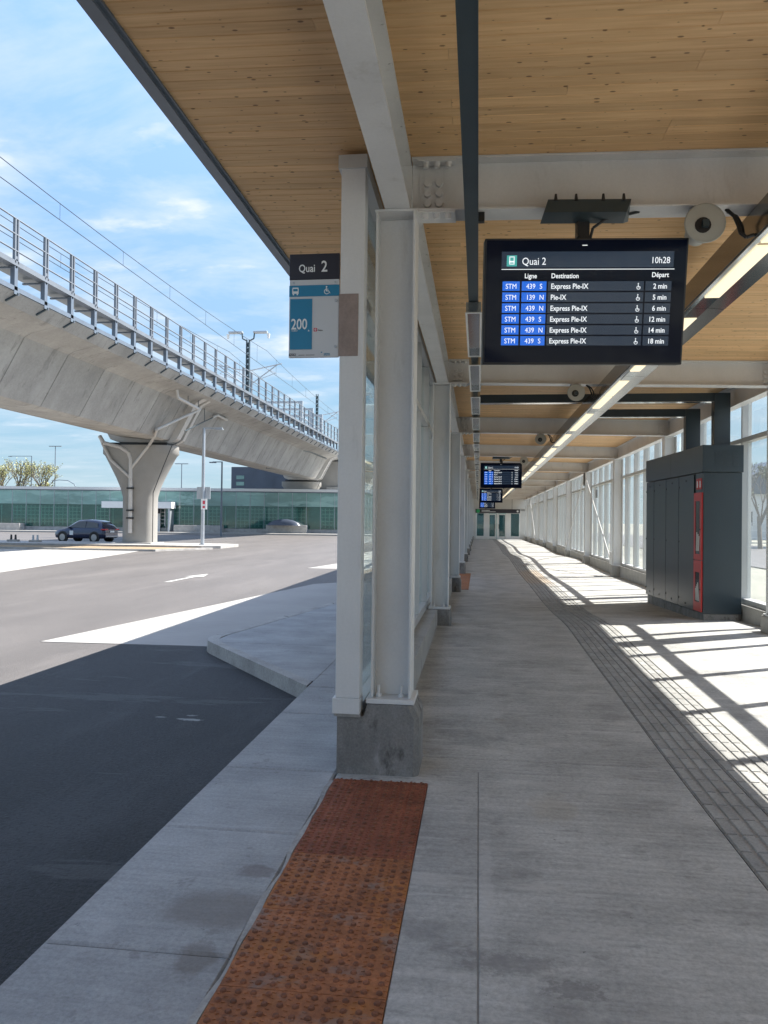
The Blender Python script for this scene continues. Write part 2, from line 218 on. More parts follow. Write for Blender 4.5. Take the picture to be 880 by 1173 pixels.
M['dome'] = pm('dark_rusted_dome', (0.20, 0.075, 0.036), 0.7, spec=0.4, var=0.4, vscale=6, fine=0.3, fscale=150, rand=0.25)
def wood():
    m = bpy.data.materials.new('knotty_pine_plank'); m.use_nodes = True; t = m.node_tree; b = t.nodes['Principled BSDF']
    g = N(t, 'ShaderNodeNewGeometry'); oi = N(t, 'ShaderNodeObjectInfo')
    s = N(t, 'ShaderNodeMath', operation='ADD'); t.links.new(oi.outputs['Random'], s.inputs[0]); t.links.new(g.outputs['Random Per Island'], s.inputs[1])
    fr = N(t, 'ShaderNodeMath', operation='FRACT'); t.links.new(s.outputs[0], fr.inputs[0])
    sc = N(t, 'ShaderNodeMath', operation='MULTIPLY'); sc.inputs[1].default_value = 37; t.links.new(fr.outputs[0], sc.inputs[0])
    cb = N(t, 'ShaderNodeCombineXYZ'); t.links.new(sc.outputs[0], cb.inputs[0]); t.links.new(sc.outputs[0], cb.inputs[2])
    ad = N(t, 'ShaderNodeVectorMath', operation='ADD'); t.links.new(g.outputs['Position'], ad.inputs[0]); t.links.new(cb.outputs[0], ad.inputs[1])
    def noi(st, sc_, det=5):
        mp = N(t, 'ShaderNodeMapping'); mp.inputs['Scale'].default_value = st; t.links.new(ad.outputs[0], mp.inputs[0])
        n = N(t, 'ShaderNodeTexNoise'); n.inputs['Scale'].default_value = sc_; n.inputs['Detail'].default_value = det; n.inputs['Distortion'].default_value = 0.4
        t.links.new(mp.outputs[0], n.inputs['Vector']); return n.outputs[0]
    grain = noi((0.8, 16, 1), 3.0)
    rp = N(t, 'ShaderNodeValToRGB'); rp.color_ramp.elements[0].position = 0.25; rp.color_ramp.elements[0].color = (0.62, 0.375, 0.175, 1)
    rp.color_ramp.elements[1].position = 0.75; rp.color_ramp.elements[1].color = (0.80, 0.53, 0.275, 1); t.links.new(grain, rp.inputs[0])
    # knots: small elongated voronoi cells, only some of them kept
    mp = N(t, 'ShaderNodeMapping'); mp.inputs['Scale'].default_value = (6.5, 13.5, 0.01); t.links.new(ad.outputs[0], mp.inputs[0])
    vo = N(t, 'ShaderNodeTexVoronoi'); vo.voronoi_dimensions = '2D'; vo.inputs['Scale'].default_value = 1.0; t.links.new(mp.outputs[0], vo.inputs['Vector'])
    sp = N(t, 'ShaderNodeSeparateColor'); t.links.new(vo.outputs['Color'], sp.inputs[0])
    # radius depends on the cell's own random colour
    rad = N(t, 'ShaderNodeMapRange'); rad.inputs['From Min'].default_value = 0.12; rad.inputs['From Max'].default_value = 1.0; rad.inputs['To Min'].default_value = 0.0; rad.inputs['To Max'].default_value = 0.10
    t.links.new(sp.outputs[0], rad.inputs[0])
    dd = N(t, 'ShaderNodeMath', operation='SUBTRACT'); t.links.new(rad.outputs[0], dd.inputs[0]); t.links.new(vo.outputs['Distance'], dd.inputs[1])
    kn = N(t, 'ShaderNodeMapRange'); kn.inputs['From Min'].default_value = -0.02; kn.inputs['From Max'].default_value = 0.025; t.links.new(dd.outputs[0], kn.inputs[0])
    km = N(t, 'ShaderNodeMath', operation='MULTIPLY'); km.inputs[1].default_value = 0.85; t.links.new(kn.outputs[0], km.inputs[0])
    mk = N(t, 'ShaderNodeMix', data_type='RGBA'); t.links.new(km.outputs[0], mk.inputs['Factor']); t.links.new(rp.outputs[0], mk.inputs['A']); mk.inputs['B'].default_value = (0.16, 0.075, 0.028, 1)
    mr = N(t, 'ShaderNodeMapRange'); mr.inputs['To Min'].default_value = 0.89; mr.inputs['To Max'].default_value = 1.09; t.links.new(fr.outputs[0], mr.inputs[0])
    v = N(t, 'ShaderNodeVectorMath', operation='SCALE'); t.links.new(mk.outputs['Result'], v.inputs[0]); t.links.new(mr.outputs[0], v.inputs['Scale'])
    big = noi((1, 1, 1), 0.5, 2)
    mr2 = N(t, 'ShaderNodeMapRange'); mr2.inputs['From Min'].default_value = 0.3; mr2.inputs['From Max'].default_value = 0.7; mr2.inputs['To Min'].default_value = 0.92; mr2.inputs['To Max'].default_value = 1.06; t.links.new(big, mr2.inputs[0])
    v2 = N(t, 'ShaderNodeVectorMath', operation='SCALE'); t.links.new(v.outputs[0], v2.inputs[0]); t.links.new(mr2.outputs[0], v2.inputs['Scale'])
    t.links.new(v2.outputs[0], b.inputs['Base Color']); b.inputs['Roughness'].default_value = 0.55; b.inputs['Specular IOR Level'].default_value = 0.35
    return m
M['wood'] = wood()

def glass(name, tint, refl, rough=0.02, haze=0.0, hazecol=(0.6, 0.65, 0.66)):
    m = bpy.data.materials.new(name); m.use_nodes = True; t = m.node_tree; t.nodes.clear()
    o = N(t, 'ShaderNodeOutputMaterial'); tr = N(t, 'ShaderNodeBsdfTransparent'); tr.inputs[0].default_value = (*tint, 1)
    gl = N(t, 'ShaderNodeBsdfGlossy'); gl.inputs['Roughness'].default_value = rough; gl.inputs[0].default_value = (0.9, 0.95, 0.95, 1)
    lw = N(t, 'ShaderNodeLayerWeight'); lw.inputs[0].default_value = 0.5
    pw_ = N(t, 'ShaderNodeMath', operation='POWER'); pw_.inputs[1].default_value = 4.0; t.links.new(lw.outputs['Facing'], pw_.inputs[0])
    mu = N(t, 'ShaderNodeMath', operation='MULTIPLY_ADD'); mu.inputs[1].default_value = 0.8*refl; mu.inputs[2].default_value = 0.03*refl; mu.use_clamp = True; t.links.new(pw_.outputs[0], mu.inputs[0])
    mx = N(t, 'ShaderNodeMixShader'); t.links.new(mu.outputs[0], mx.inputs[0]); t.links.new(tr.outputs[0], mx.inputs[1]); t.links.new(gl.outputs[0], mx.inputs[2])
    last = mx.outputs[0]
    if haze:
        df = N(t, 'ShaderNodeBsdfDiffuse'); df.inputs[0].default_value = (*hazecol, 1)
        tl = N(t, 'ShaderNodeBsdfTranslucent'); tl.inputs[0].default_value = (*hazecol, 1)
        hh = N(t, 'ShaderNodeMixShader'); hh.inputs[0].default_value = 0.6; t.links.new(df.outputs[0], hh.inputs[1]); t.links.new(tl.outputs[0], hh.inputs[2])
        m2 = N(t, 'ShaderNodeMixShader'); m2.inputs[0].default_value = haze
        t.links.new(last, m2.inputs[1]); t.links.new(hh.outputs[0], m2.inputs[2]); last = m2.outputs[0]
    t.links.new(last, o.inputs[0]); return m
M['glass'] = glass('clear_glass', (0.95, 0.97, 0.965), 0.8, haze=0.03)
M['glassR'] = glass('slightly_dusty_glass', (0.965, 0.975, 0.975), 0.55, haze=0.06)
M['teal_glass'] = glass('teal_tinted_glass', (0.62, 0.84, 0.80), 2.6, 0.05, haze=0.22, hazecol=(0.13, 0.31, 0.27))
M['doorglass'] = glass('dark_door_glass', (0.30, 0.40, 0.42), 2.0, haze=0.1, hazecol=(0.05, 0.12, 0.14))

# ------------------------------------------------------------------ mesh helpers
class MB:
    def __init__(s): s.v = []; s.f = []; s.sm = []
    def add(s, vs, fs, smooth=False):
        n = len(s.v); s.v += [tuple(p) for p in vs]; s.f += [tuple(i+n for i in f) for f in fs]; s.sm += [smooth]*len(fs); return s
    def box(s, x0, x1, y0, y1, z0, z1, sh=None):
        """sh: shear function giving a z offset for x"""
        o = sh or (lambda x: 0)
        vs = [(x, y, z+o(x)) for z in (z0, z1) for y in (y0, y1) for x in (x0, x1)]
        return s.add(vs, [(0, 2, 3, 1), (4, 5, 7, 6), (0, 1, 5, 4), (2, 6, 7, 3), (0, 4, 6, 2), (1, 3, 7, 5)])
    def hexa(s, lo, hi):
        """lo, hi: two 4-point rings"""
        return s.add(list(lo)+list(hi), [(3, 2, 1, 0), (4, 5, 6, 7), (0, 1, 5, 4), (1, 2, 6, 5), (2, 3, 7, 6), (3, 0, 4, 7)])
    def bar(s, a, b, w, h, upv=(0, 0, 1)):
        a = Vector(a); b = Vector(b); d = (b-a).normalized(); u = Vector(upv)
        sd = d.cross(u).normalized(); u = sd.cross(d)
        q = [(-w/2, -h/2), (w/2, -h/2), (w/2, h/2), (-w/2, h/2)]
        return s.hexa([a+sd*i+u*j for i, j in q], [b+sd*i+u*j for i, j in q])
    def cyl(s, a, b, r0, r1=None, n=10, caps=True):
        r1 = r0 if r1 is None else r1; a = Vector(a); b = Vector(b); d = (b-a).normalized()
        sd = d.cross(Vector((0, 0, 1)) if abs(d.z) < 0.9 else Vector((1, 0, 0))).normalized(); u = sd.cross(d)
        lo = [a+(sd*math.cos(t)+u*math.sin(t))*r0 for t in [2*math.pi*k/n for k in range(n)]]
        hi = [b+(sd*math.cos(t)+u*math.sin(t))*r1 for t in [2*math.pi*k/n for k in range(n)]]
        s.add(lo+hi, [(k, (k+1) % n, (k+1) % n+n, k+n) for k in range(n)], True)
        if caps: s.add(lo, [tuple(range(n-1, -1, -1))]); s.add(hi, [tuple(range(n))])
        return s
    def tube(s, pts, r, n=8):
        for a, b in zip(pts, pts[1:]): s.cyl(a, b, r, n=n)
        return s
    def prism(s, poly, z0, z1):
        n = len(poly); zf = z1 if callable(z1) else (lambda x, y: z1)
        lo = [(x, y, z0) for x, y in poly]; hi = [(x, y, zf(x, y)) for x, y in poly]
        return s.add(lo+hi, [tuple(range(n-1, -1, -1)), tuple(range(n, 2*n))]+[(k, (k+1) % n, (k+1) % n+n, k+n) for k in range(n)])
    def prismY(s, poly, y0, y1):
        """poly of (x, z), extruded along y"""
        n = len(poly)
        lo = [(x, y0, z) for x, z in poly]; hi = [(x, y1, z) for x, z in poly]
        return s.add(lo+hi, [tuple(range(n)), tuple(range(2*n-1, n-1, -1))]+[(k, k+n, (k+1) % n+n, (k+1) % n) for k in range(n)])
    def loft(s, rings, caps=True, smooth=True):
        n = len(rings[0]); vs = [p for r in rings for p in r]; fs = []
        for i in range(len(rings)-1):
            for k in range(n): fs.append((i*n+k, i*n+(k+1) % n, (i+1)*n+(k+1) % n, (i+1)*n+k))
        s.add(vs, fs, smooth)
        if caps: s.add(rings[0], [tuple(range(n-1, -1, -1))]); s.add(rings[-1], [tuple(range(n))])
        return s
    def mesh(s, name, mat, off=(0, 0, 0)):
        me = bpy.data.meshes.new(name); ox, oy, oz = off
        me.from_pydata([(x-ox, y-oy, z-oz) for x, y, z in s.v], [], s.f); me.materials.append(mat)
        me.polygons.foreach_set('use_smooth', s.sm); me.update(); return me
    def build(s, name, mat, parent=None, local=False, kind=None, bevel=0, label=None):
        off = (0, 0, 0)
        if parent is not None and not local: off = parent.get('_o', (0, 0, 0))
        o = bpy.data.objects.new(name, s.mesh(name, mat, off)); C.objects.link(o)
        if parent is not None: o.parent = parent
        o['_o'] = tuple(off)
        if kind: o['kind'] = kind
        if label: o['label'] = label
        if bevel:
            b = o.modifiers.new('bevel', 'BEVEL'); b.width = bevel; b.segments = 2; b.limit_method = 'ANGLE'
        return o
def thing(name, label, cat, loc=(0, 0, 0), rotz=0, group=None):
    o = bpy.data.objects.new(name, None); C.objects.link(o); o.location = loc; o.rotation_euler = (0, 0, rotz); o.empty_display_size = 0.1
    o['_o'] = tuple(loc); o['label'] = label; o['category'] = cat
    if group: o['group'] = group
    return o
def tag(o, label, cat, group=None):
    o['label'] = label; o['category'] = cat
    if group: o['group'] = group
    return o
def struct(o): o['kind'] = 'structure'; return o
def kids(o): return [c for c in bpy.data.objects if c.parent == o]
def dup(root, loc, label=None, rotz=None):
    r = root.copy(); C.objects.link(r); r.location = loc
    if rotz is not None: r.rotation_euler = (0, 0, rotz)
    if label: r['label'] = label
    for ch in kids(root):
        c = ch.copy(); C.objects.link(c); c.parent = r
        for g in kids(ch): d = g.copy(); C.objects.link(d); d.parent = c
    return r
def inst(me, name, parent, loc=(0, 0, 0), rot=(0, 0, 0)):
    o = bpy.data.objects.new(name, me); C.objects.link(o); o.parent = parent; o.location = loc; o.rotation_euler = rot; return o
def text(body, size, align='LEFT', bold=False):
    """outline of a text as verts/faces in its own xy plane"""
    c = bpy.data.curves.new('t', 'FONT'); c.body = body; c.size = size; c.align_x = align; c.resolution_u = 3
    c.offset = size*0.012 if bold else 0.0; c.extrude = 0.0006
    o = bpy.data.objects.new('t', c); C.objects.link(o); dg = bpy.context.evaluated_depsgraph_get()
    me = bpy.data.meshes.new_from_object(o.evaluated_get(dg)); vs = [tuple(v.co) for v in me.vertices]; fs = [tuple(p.vertices) for p in me.polygons]
    bpy.data.objects.remove(o); bpy.data.curves.remove(c); bpy.data.meshes.remove(me); return vs, fs
def addtext(mb, body, x, z, y, size, align='LEFT', bold=False, sx=0.88):
    vs, fs = text(body, size, align, bold); mb.add([(x+a*sx, y-c, z+b) for a, b, c in vs], fs)
def ordw(i): return ['first', 'second', 'third', 'fourth', 'fifth', 'sixth', 'seventh', 'eighth', 'ninth', 'tenth', 'eleventh', 'twelfth', 'thirteenth'][i]

# floor height along the walkway (it rolls gently)
PF = [(-6, 0), (4.6, 0), (5.6, .01), (6.5, .03), (7.8, .05), (8.8, .067), (10.4, .103), (11, .112), (12, .085), (13, .045), (15, .02), (19, .03), (21, .01), (24, 0), (28, .05), (31, .09), (34, .05),
      (38, -.03), (42, 0), (46, .06), (50, .05), (56, 0), (70, -.02)]
def zf(y):
    for (a, p), (b, q) in zip(PF, PF[1:]):
        if a <= y <= b:
            t = (y-a)/(b-a); return p+(q-p)*t
    return 0
ZC0, ZS = 3.80, 0.02
def sh(x): return -ZS*(x+0.4)
def zc(x): return ZC0+sh(x)

# ================================================================== SETTING
g = MB()
for (x0, x1, y0, y1) in [(-900, 900, -300, 1500)]:
    g.add([(x0, y0, -.19), (x1, y0, -.19), (x1, y1, -.19), (x0, y1, -.19)], [(0, 1, 2, 3)])
struct(g.build('ground', M['field']))
g = MB(); g.add([(-90, -40, -.15), (-1.0, -40, -.15), (-1.0, 130, -.15), (-90, 130, -.15)], [(0, 1, 2, 3)])
road = struct(g.build('road', M['asphalt']))
# right outside: a lane of asphalt past a strip of dry ground
g = MB(); g.add([(11, -40, -.15), (22, -40, -.15), (22, 130, -.15), (11, 130, -.15)], [(0, 1, 2, 3)])
struct(g.build('road', M['asphalt']))
g = MB(); g.add([(-1.2, -3, -.146), (-1.2, 7, -.146), (-3.35, 9.815, -.146), (-4.72, 9.765, -.146), (-4.78, -3, -.146)], [(4, 3, 2, 1, 0)][::1])
struct(g.build('shaded_bay_asphalt', M['shade_asphalt']))  # dark sheet cut along the roof's shadow edge to deepen the shade
# bus bay pads (sawtooth)
T = 16.3; TE = 13.6
for k in range(4):
    y = 9.75+T*k
    g = MB(); g.prism([(-5.85, y), (-3.3, y+.06), (-1.5, y+10.75), (-3.6, y+10.75), (-4.25, y+10.0), (-4.75, y+6.9)], -.16, -.142)
    struct(g.build('bus_pad', M['pad']))
# far pad across the road, cut in slabs
g = MB(); g.prism([(-14.0, 20.2), (-15.2, 27.6), (-16.4, 34.4), (-16.9, 36.8), (-48, 36.8), (-48, 20.2)], -.16, -.142)
struct(g.build('bus_pad', M['pad']))

# walkway floor slabs
fl = struct(MB().box(-.85, 4.05, -4, 68.6, -.3, -.06).build('floor', M['gap']))
def slab(x0, x1, y0, y1, mat, parent, zfun=zf, nm='slab', g=0.0020, ch=0.004, bot=-.05):
    m = MB(); x0 += g; x1 -= g; y0 += g; y1 -= g
    ny = max(1, int((y1-y0)/0.45)); ys = [y0, y0+ch]+[y0+(y1-y0)*i/ny for i in range(1, ny)]+[y1-ch, y1]
    rows = []
    for i, y in enumerate(ys):
        e = ch*0.8 if i in (0, len(ys)-1) else 0
        z = zfun(y)
        rows.append([(x0, y, bot), (x0, y, z-ch), (x0+ch, y, z-e), (x1-ch, y, z-e), (x1, y, z-ch), (x1, y, bot)])
    m.loft(rows, smooth=False)
    return m.build(nm, mat, parent)
ysl = [-4, -1.2, 1.9, 4.80, 5.04, 10.85, 16.9, 22.9, 28.9, 34.9, 40.9, 46.9, 52.9, 58.9, 64.9, 68.55]
for a, b in zip(ysl, ysl[1:]):
    if b <= 4.9:
        slab(-.28 if a > 0 else -.84, .015, a, min(b, 4.54) if b == 4.80 else b, M['floor'], fl)
        slab(.015, 1.235, a, b, M['floor'], fl)
        if b == 4.80: slab(-.84, .015, 4.54, 4.80, M['floor'], fl)
    else:
        slab(-.62 if a > 5 else -.84, 1.235, a, b, M['floor'], fl)
    slab(1.865, 4.03, a, b, M['floor'], fl)
for a in (-26, -15): slab(-.84, 4.03, a, a+11, M['floor'], fl)
# grey guiding pavers with raised bars
MB().box(.0125, .0175, -3.9, 4.795, -.02, -.0022).build('joint_filler', M['gap'], fl)
MB().box(-.62, 1.235, 4.7985, 4.8015, -.02, -.0022).build('joint_filler', M['gap'], fl)
tp = struct(MB().box(1.236, 1.864, -3.9, 68.5, -.058, -.052).build('tactile_path', M['gap'])); 
TPL = .205
def paver_mb(x0, y0, L):
    m = MB(); Wd = .312
    za, zb = zf(y0)-.006, zf(y0+L)-.006
    m.hexa([(x0+.003, y0+.002, za-.05), (x0+Wd-.003, y0+.002, za-.05), (x0+Wd-.003, y0+L-.002, zb-.05), (x0+.003, y0+L-.002, zb-.05)],
           [(x0+.003, y0+.002, za), (x0+Wd-.003, y0+.002, za), (x0+Wd-.003, y0+L-.002, zb), (x0+.003, y0+L-.002, zb)])
    for k in range(4):
        a = x0+.008+k*.0765; b = a+.058; c, d = y0+.006, y0+L-.006
        m.hexa([(a, c, za), (b, c, za), (b, d, zb), (a, d, zb)], [(a+.005, c+.002, za+.008), (b-.005, c+.002, za+.008), (b-.005, d-.002, zb+.008), (a+.005, d-.002, zb+.008)])
    return m
rest = MB(); y = 2.6; cnt = 0
while y < 68.4:
    for x0 in (1.238, 1.551):
        if cnt < 296: paver_mb(x0, y, TPL).build('paver', M['paver'], tp); cnt += 1
        else:
            q = paver_mb(x0, y, TPL); rest.add(q.v, q.f)
    y += TPL
rest.build('far_pavers', M['paver'], tp, kind='stuff')
# asphalt-side sidewalk slabs and kerb
sw = struct(MB().prism([(-1.53, -4), (-.845, -4), (-.845, 75), (-1.5, 75), (-1.5, 7.0)], -.149, -.06).build('sidewalk', M['gap']))
z0 = lambda y: 0.0
for a, b in zip([-4, -1.5, .4, 1.6, 2.65, 3.72, 4.66, 6.02], [-1.5, .4, 1.6, 2.65, 3.72, 4.66, 6.02, 7.0]):
    slab(-1.565, -.848, a, b, M['walk'], sw, z0, g=.004, ch=.012, bot=-.149)
slab(-.848, -.842, -4, 4.5, M['gap'], sw, lambda y: -.012, nm='joint_seal', g=0, ch=.001)
# platform teeth beside the bays
def round_poly(pts, r):
    out = []
    n = len(pts)
    for i in range(n):
        p = Vector(pts[i]); a = Vector(pts[i-1]); b = Vector(pts[(i+1) % n]); ra = r.get(i, 0)
        if not ra: out.append(tuple(p)); continue
        d1 = (a-p).normalized()*ra; d2 = (b-p).normalized()*ra
        for t in [0, .2, .4, .6, .8, 1]:
            q = (p+d1)*(1-t)**2+p*2*t*(1-t)+(p+d2)*t*t; out.append(tuple(q))
    return out
for k in range(4):
    y = T*k
    outer = [(-1.565, 7.0+y), (-3.36, 9.5+y), (-1.565, 7.0+TE+y)]
    pl = round_poly([(-1.565, 7.0+y), (-3.52, 9.55+y), (-1.565, 7.0+TE+y)], {1: .35})
    inner = [(x+.17, yy+(.06 if yy < 9.3+y else -.03)) for x, yy in pl if x < -1.7]
    # kerb pieces along the edge
    ip = [(-1.565, 7.22+y)]+[(max(x+.16, -3.4), yy) for x, yy in pl[1:-1]]+[(-1.565, 6.2+TE+y)]
    for i in range(len(pl)-1):
        (ax, ay), (bx, by) = pl[i], pl[i+1]; (cx, cy), (dx, dy) = ip[i], ip[i+1]
        ln = math.hypot(bx-ax, by-ay); ns = max(1, round(ln/2.4))
        for j in range(ns):
            s, e = j/ns+.0015, (j+1)/ns-.0015
            L = lambda p, q, t: (p[0]+(q[0]-p[0])*t, p[1]+(q[1]-p[1])*t)
            P = [L((ax, ay), (bx, by), s), L((ax, ay), (bx, by), e), L((cx, cy), (dx, dy), e), L((cx, cy), (dx, dy), s)]
            Q = [(p[0]*.93+c[0]*.07, p[1]*.93+c[1]*.07) for p, c in zip(P, [P[3], P[2], P[1], P[0]])]
            mm = MB(); mm.hexa([(p[0], p[1], -.149) for p in P][::-1], [(p[0], p[1], 0) for p in (Q[0], Q[1], P[2], P[3])][::-1])
            mm.build('kerb_stone', M['kerb'], sw)
    cuts = [(-1.56, 7.25+y)]+ip[1:-1]+[(-1.56, 6.15+TE+y)]
    ym = [7.25+y, 9.3+y, 12.4+y, 16+y, 6.15+TE+y]
    # slabs of the tooth, cut across
    xl = lambda yy: (-1.60-(yy-7.25-y)*.83) if yy < 9.2+y else max(-3.3, -3.31+(yy-9.75-y)*.172)
    for a, b in zip(ym, ym[1:]):
        npt = 5; Lf = [(min(xl(a+(b-a)*i/npt), -1.57), a+(b-a)*i/npt+(.005 if i == 0 else -.005 if i == npt else 0)) for i in range(npt+1)]
        mm = MB(); mm.prism([(-1.555, Lf[0][1])]+[(-1.555, Lf[-1][1])]+Lf[::-1], -.1, -.001); mm.build('slab', M['walk'], sw)
slab(-1.555, -.858, 7.0, 10.0, M['walk'], sw, z0)
for a in range(10, 70, 3): slab(-1.555, -.858, a, a+3, M['walk'], sw, z0)

# rusted warning plates
def dome_mesh():
    m = MB(); n = 8; rings = []
    for r, z in [(.0120, 0), (.0108, .0045), (.0075, .0072)]: rings.append([(r*math.cos(2*math.pi*k/n), r*math.sin(2*math.pi*k/n), z) for k in range(n)])
    m.loft(rings, caps=False); m.add(rings[-1], [tuple(range(n))], True); return m
for i, (ya, yb) in enumerate([(4.03, 4.535), (3.51, 4.025), (2.995, 3.505), (2.48, 2.99), (1.965, 2.475), (1.45, 1.96)]):
    tt = ['deep red rusted tactile plate nearest the concrete pedestal', 'rusted tactile warning plate second from the pedestal', 'rusted tactile plate with grey worn patches, third from the pedestal',
          'orange rusted tactile plate, fourth from the pedestal', 'orange rusted tactile plate cut by the bottom of the picture', 'rusted tactile plate nearest the viewer'][i]
    t = thing('tactile_plate', tt, 'tactile plate', (-.56, ya, 0), 0, 'rusted tactile warning plates')
    mat = M['rustred'] if i < 2 else M['rust']
    MB().box(-.838, -.2795, ya-.0012, yb+.0012, -.04, .004).build('base_plate', mat, t, bevel=.002)
    dm = dome_mesh().mesh('dome', M['dome'])
    px, py = .0508, .0512
    for a in range(11):
        for b in range(10):
            inst(dm, 'dome', t, (-.838+.025+a*px+.56, .024+b*py, .0035))
    rd = MB()
    for a in range(19):
        for b in range(36):
            x = -.832+.008+a*.0298; yy = ya+.010+b*.0143
            if (a+b) % 2: continue
            if abs(((x+.838-.025)/px) - round((x+.838-.025)/px)) < .28 and abs(((yy-ya-.024)/py)-round((yy-ya-.024)/py)) < .28: continue
            s = .5 if (a//1) % 2 else -.5
            rd.bar((x-.006, yy-.004*s, .005), (x+.006, yy+.004*s, .005), .0042, .004)
    rd.build('raised_pattern', mat, t, kind='stuff')
sp = MB(); ps = [(-.842, -1), (-.838, 2.0), (-.846, 2.4), (-.838, 2.7), (-.842, 3.1), (-.838, 3.6), (-.84, 4.5)]
sp.loft([[(x-.022-.012*math.sin(y*9), y, -.01), (x-.015-.010*math.sin(y*9), y, .004), (x+.004, y, .004), (x+.006, y, -.01)] for x, y in
         [(-.842+.004*math.sin(k*1.7), 1.2+k*.11) for k in range(31)]], smooth=False)
sp.build('joint_mortar', M['kerb'], sw)
# rust strip in the second boarding opening
t = thing('tactile_plate', 'distant rusted tactile strip beside the third left pedestal', 'tactile plate', (-.4, 17.1, .02))
for k in range(10):
    ya = 17.15+k*.56
    if k < 10:
        za, zb = zf(ya)+.002, zf(ya+.55)+.002
        MB().hexa([(-.56, ya, za-.03), (-.2, ya, za-.03), (-.2, ya+.55, zb-.03), (-.56, ya+.55, zb-.03)], [(-.56, ya, za+.006), (-.2, ya, za+.006), (-.2, ya+.55, zb+.006), (-.56, ya+.55, zb+.006)]).build('base_plate', M['rust'], t)

# ================================================================== ceiling
ce = struct(MB().box(-1.69, 4.3, -26, 68.7, ZC0+.022, ZC0+.12, sh).build('ceiling', M['fascia']))
MB().box(-1.76, -1.69, -6, 68.7, ZC0-.03, ZC0+.14, sh).build('roof_edge_flashing', M['fascia'], ce)
MB().box(-1.70, -1.665, -6, 68.7, ZC0-.012, ZC0+.02, sh).build('edge_trim', M['fascia'], ce)
PW = .0885; plank_meshes = {}
def plank_mesh(L):
    L = round(L, 2)
    if L not in plank_meshes:
        m = MB(); c = .004; a, b = -PW/2+.0013, PW/2-.0013
        sec = [(a, .02), (a, c), (a+c, 0), (b-c, 0), (b, c), (b, .02)]
        m.loft([[(x, yy, zz) for yy, zz in sec] for x in (0.0008, L-.0008)], smooth=False)
        plank_meshes[L] = m.mesh('plank', M['wood'])
    return plank_meshes[L]
XR = 4.28; nrow = 0; y = 2.62; far = MB(); npl = 0
def rowcuts(k):
    rnd = random.Random(k*31+5); cs = [-1.665]; x = -1.665+rnd.choice([.9, 1.5, 2.1, 2.7, 3.3])
    while x < XR-.5: cs.append(x); x += rnd.choice([1.8, 2.4, 3.0, 3.6])
    return cs+[XR]
k = 0
while y < 68.6:
    cs = rowcuts(k)
    for a, b in zip(cs, cs[1:]):
        if npl < 297:
            o = inst(plank_mesh(b-a), 'plank', ce, (a, y, zc(a)+random.uniform(-.0006, .0008)), (0, math.atan(ZS), 0)); npl += 1
        else:
            far.box(a+.001, b-.001, y-PW/2+.0018, y+PW/2-.0018, ZC0, ZC0+.018, sh)
    y += PW; k += 1
far.build('far_planks', M['wood'], ce, kind='stuff')
y = 2.62-PW; nearp = MB(); k = 1000
while y > -25.9:
    cs = rowcuts(k)
    for a, b in zip(cs, cs[1:]): nearp.box(a+.001, b-.001, y-PW/2+.0018, y+PW/2-.0018, ZC0, ZC0+.018, sh)
    y -= PW; k += 1
nearp.build('near_planks', M['wood'], ce, kind='stuff')

# ================================================================== steel frame
YS = [4.80+5.965*k for k in range(11)]
def bolt(mb, c, ax, r=.017, h=.016):
    c = Vector(c); ax = Vector(ax); mb.cyl(c, c+ax*h, r, n=6)
def hcol(mb, xc, yc, z0, z1, w=.245, d=.24):
    mb.box(xc-w/2, xc-w/2+.014, yc-d/2, yc+d/2, z0, z1); mb.box(xc+w/2-.014, xc+w/2, yc-d/2, yc+d/2, z0, z1)
def make_left_col(yc, first):
    i = YS.index(yc)
    lab = 'grey steel column on a chamfered concrete pedestal, nearest the viewer' if i == 0 else 'grey steel column of the left row, %s from the viewer' % ordw(i)
    zb = zf(yc) if i not in (1,) else 0.03
    ph = .43 if i == 0 else .33
    t = thing('steel_column', lab, 'column', (-.52, yc, 0), 0, 'steel columns of the left row')
    f = MB(); hcol(f, -.5225, yc, ph+.03, 3.452); f.build('flange', M['steel'], t, bevel=.003)
    MB().box(-.631, -.414, yc-.005, yc+.005, ph+.03, 3.44).build('web', M['steel'], t)
    MB().box(-.652, -.393, yc-.122, yc+.122, 3.452, 3.466).build('cap_plate', M['steel'], t)
    MB().box(-.67, -.375, yc-.15, yc+.15, ph, ph+.029).build('base_plate', M['steel'], t, bevel=.003)
    for x in (-.60, -.46):
        for y in (yc-.075, yc+.075):
            b = MB().cyl((x, y, ph+.03), (x, y, ph+.05), .02, n=6).cyl((x, y, ph+.05), (x, y, ph+.10), .009, n=6); b.build('anchor_bolt', M['steel'], t)
    xw0, xw1 = (-.845, -.345) if i == 0 else (-.62, -.355)
    y0, y1 = yc-.16, yc+.22
    prof = [(xw0, -.05), (xw1, -.05), (xw1, ph-.085), (-.385, ph-.002), (-.66 if i == 0 else xw0, ph-.002)]+([(-.68, ph-.075), (xw0, ph-.08)] if i == 0 else [])
    p = MB(); n = len(prof)
    def ring(y, ins): return [(x-(ins if x > -.4 else 0), y, z) for x, z in prof]
    p.loft([ring(y0, .03), ring(y0+.03, 0), ring(y1, 0)][::-1], smooth=False)
    p.build('pedestal', M['oldconc'], t, bevel=.006)
    return t
for i, y in enumerate(YS): make_left_col(y, i == 0)
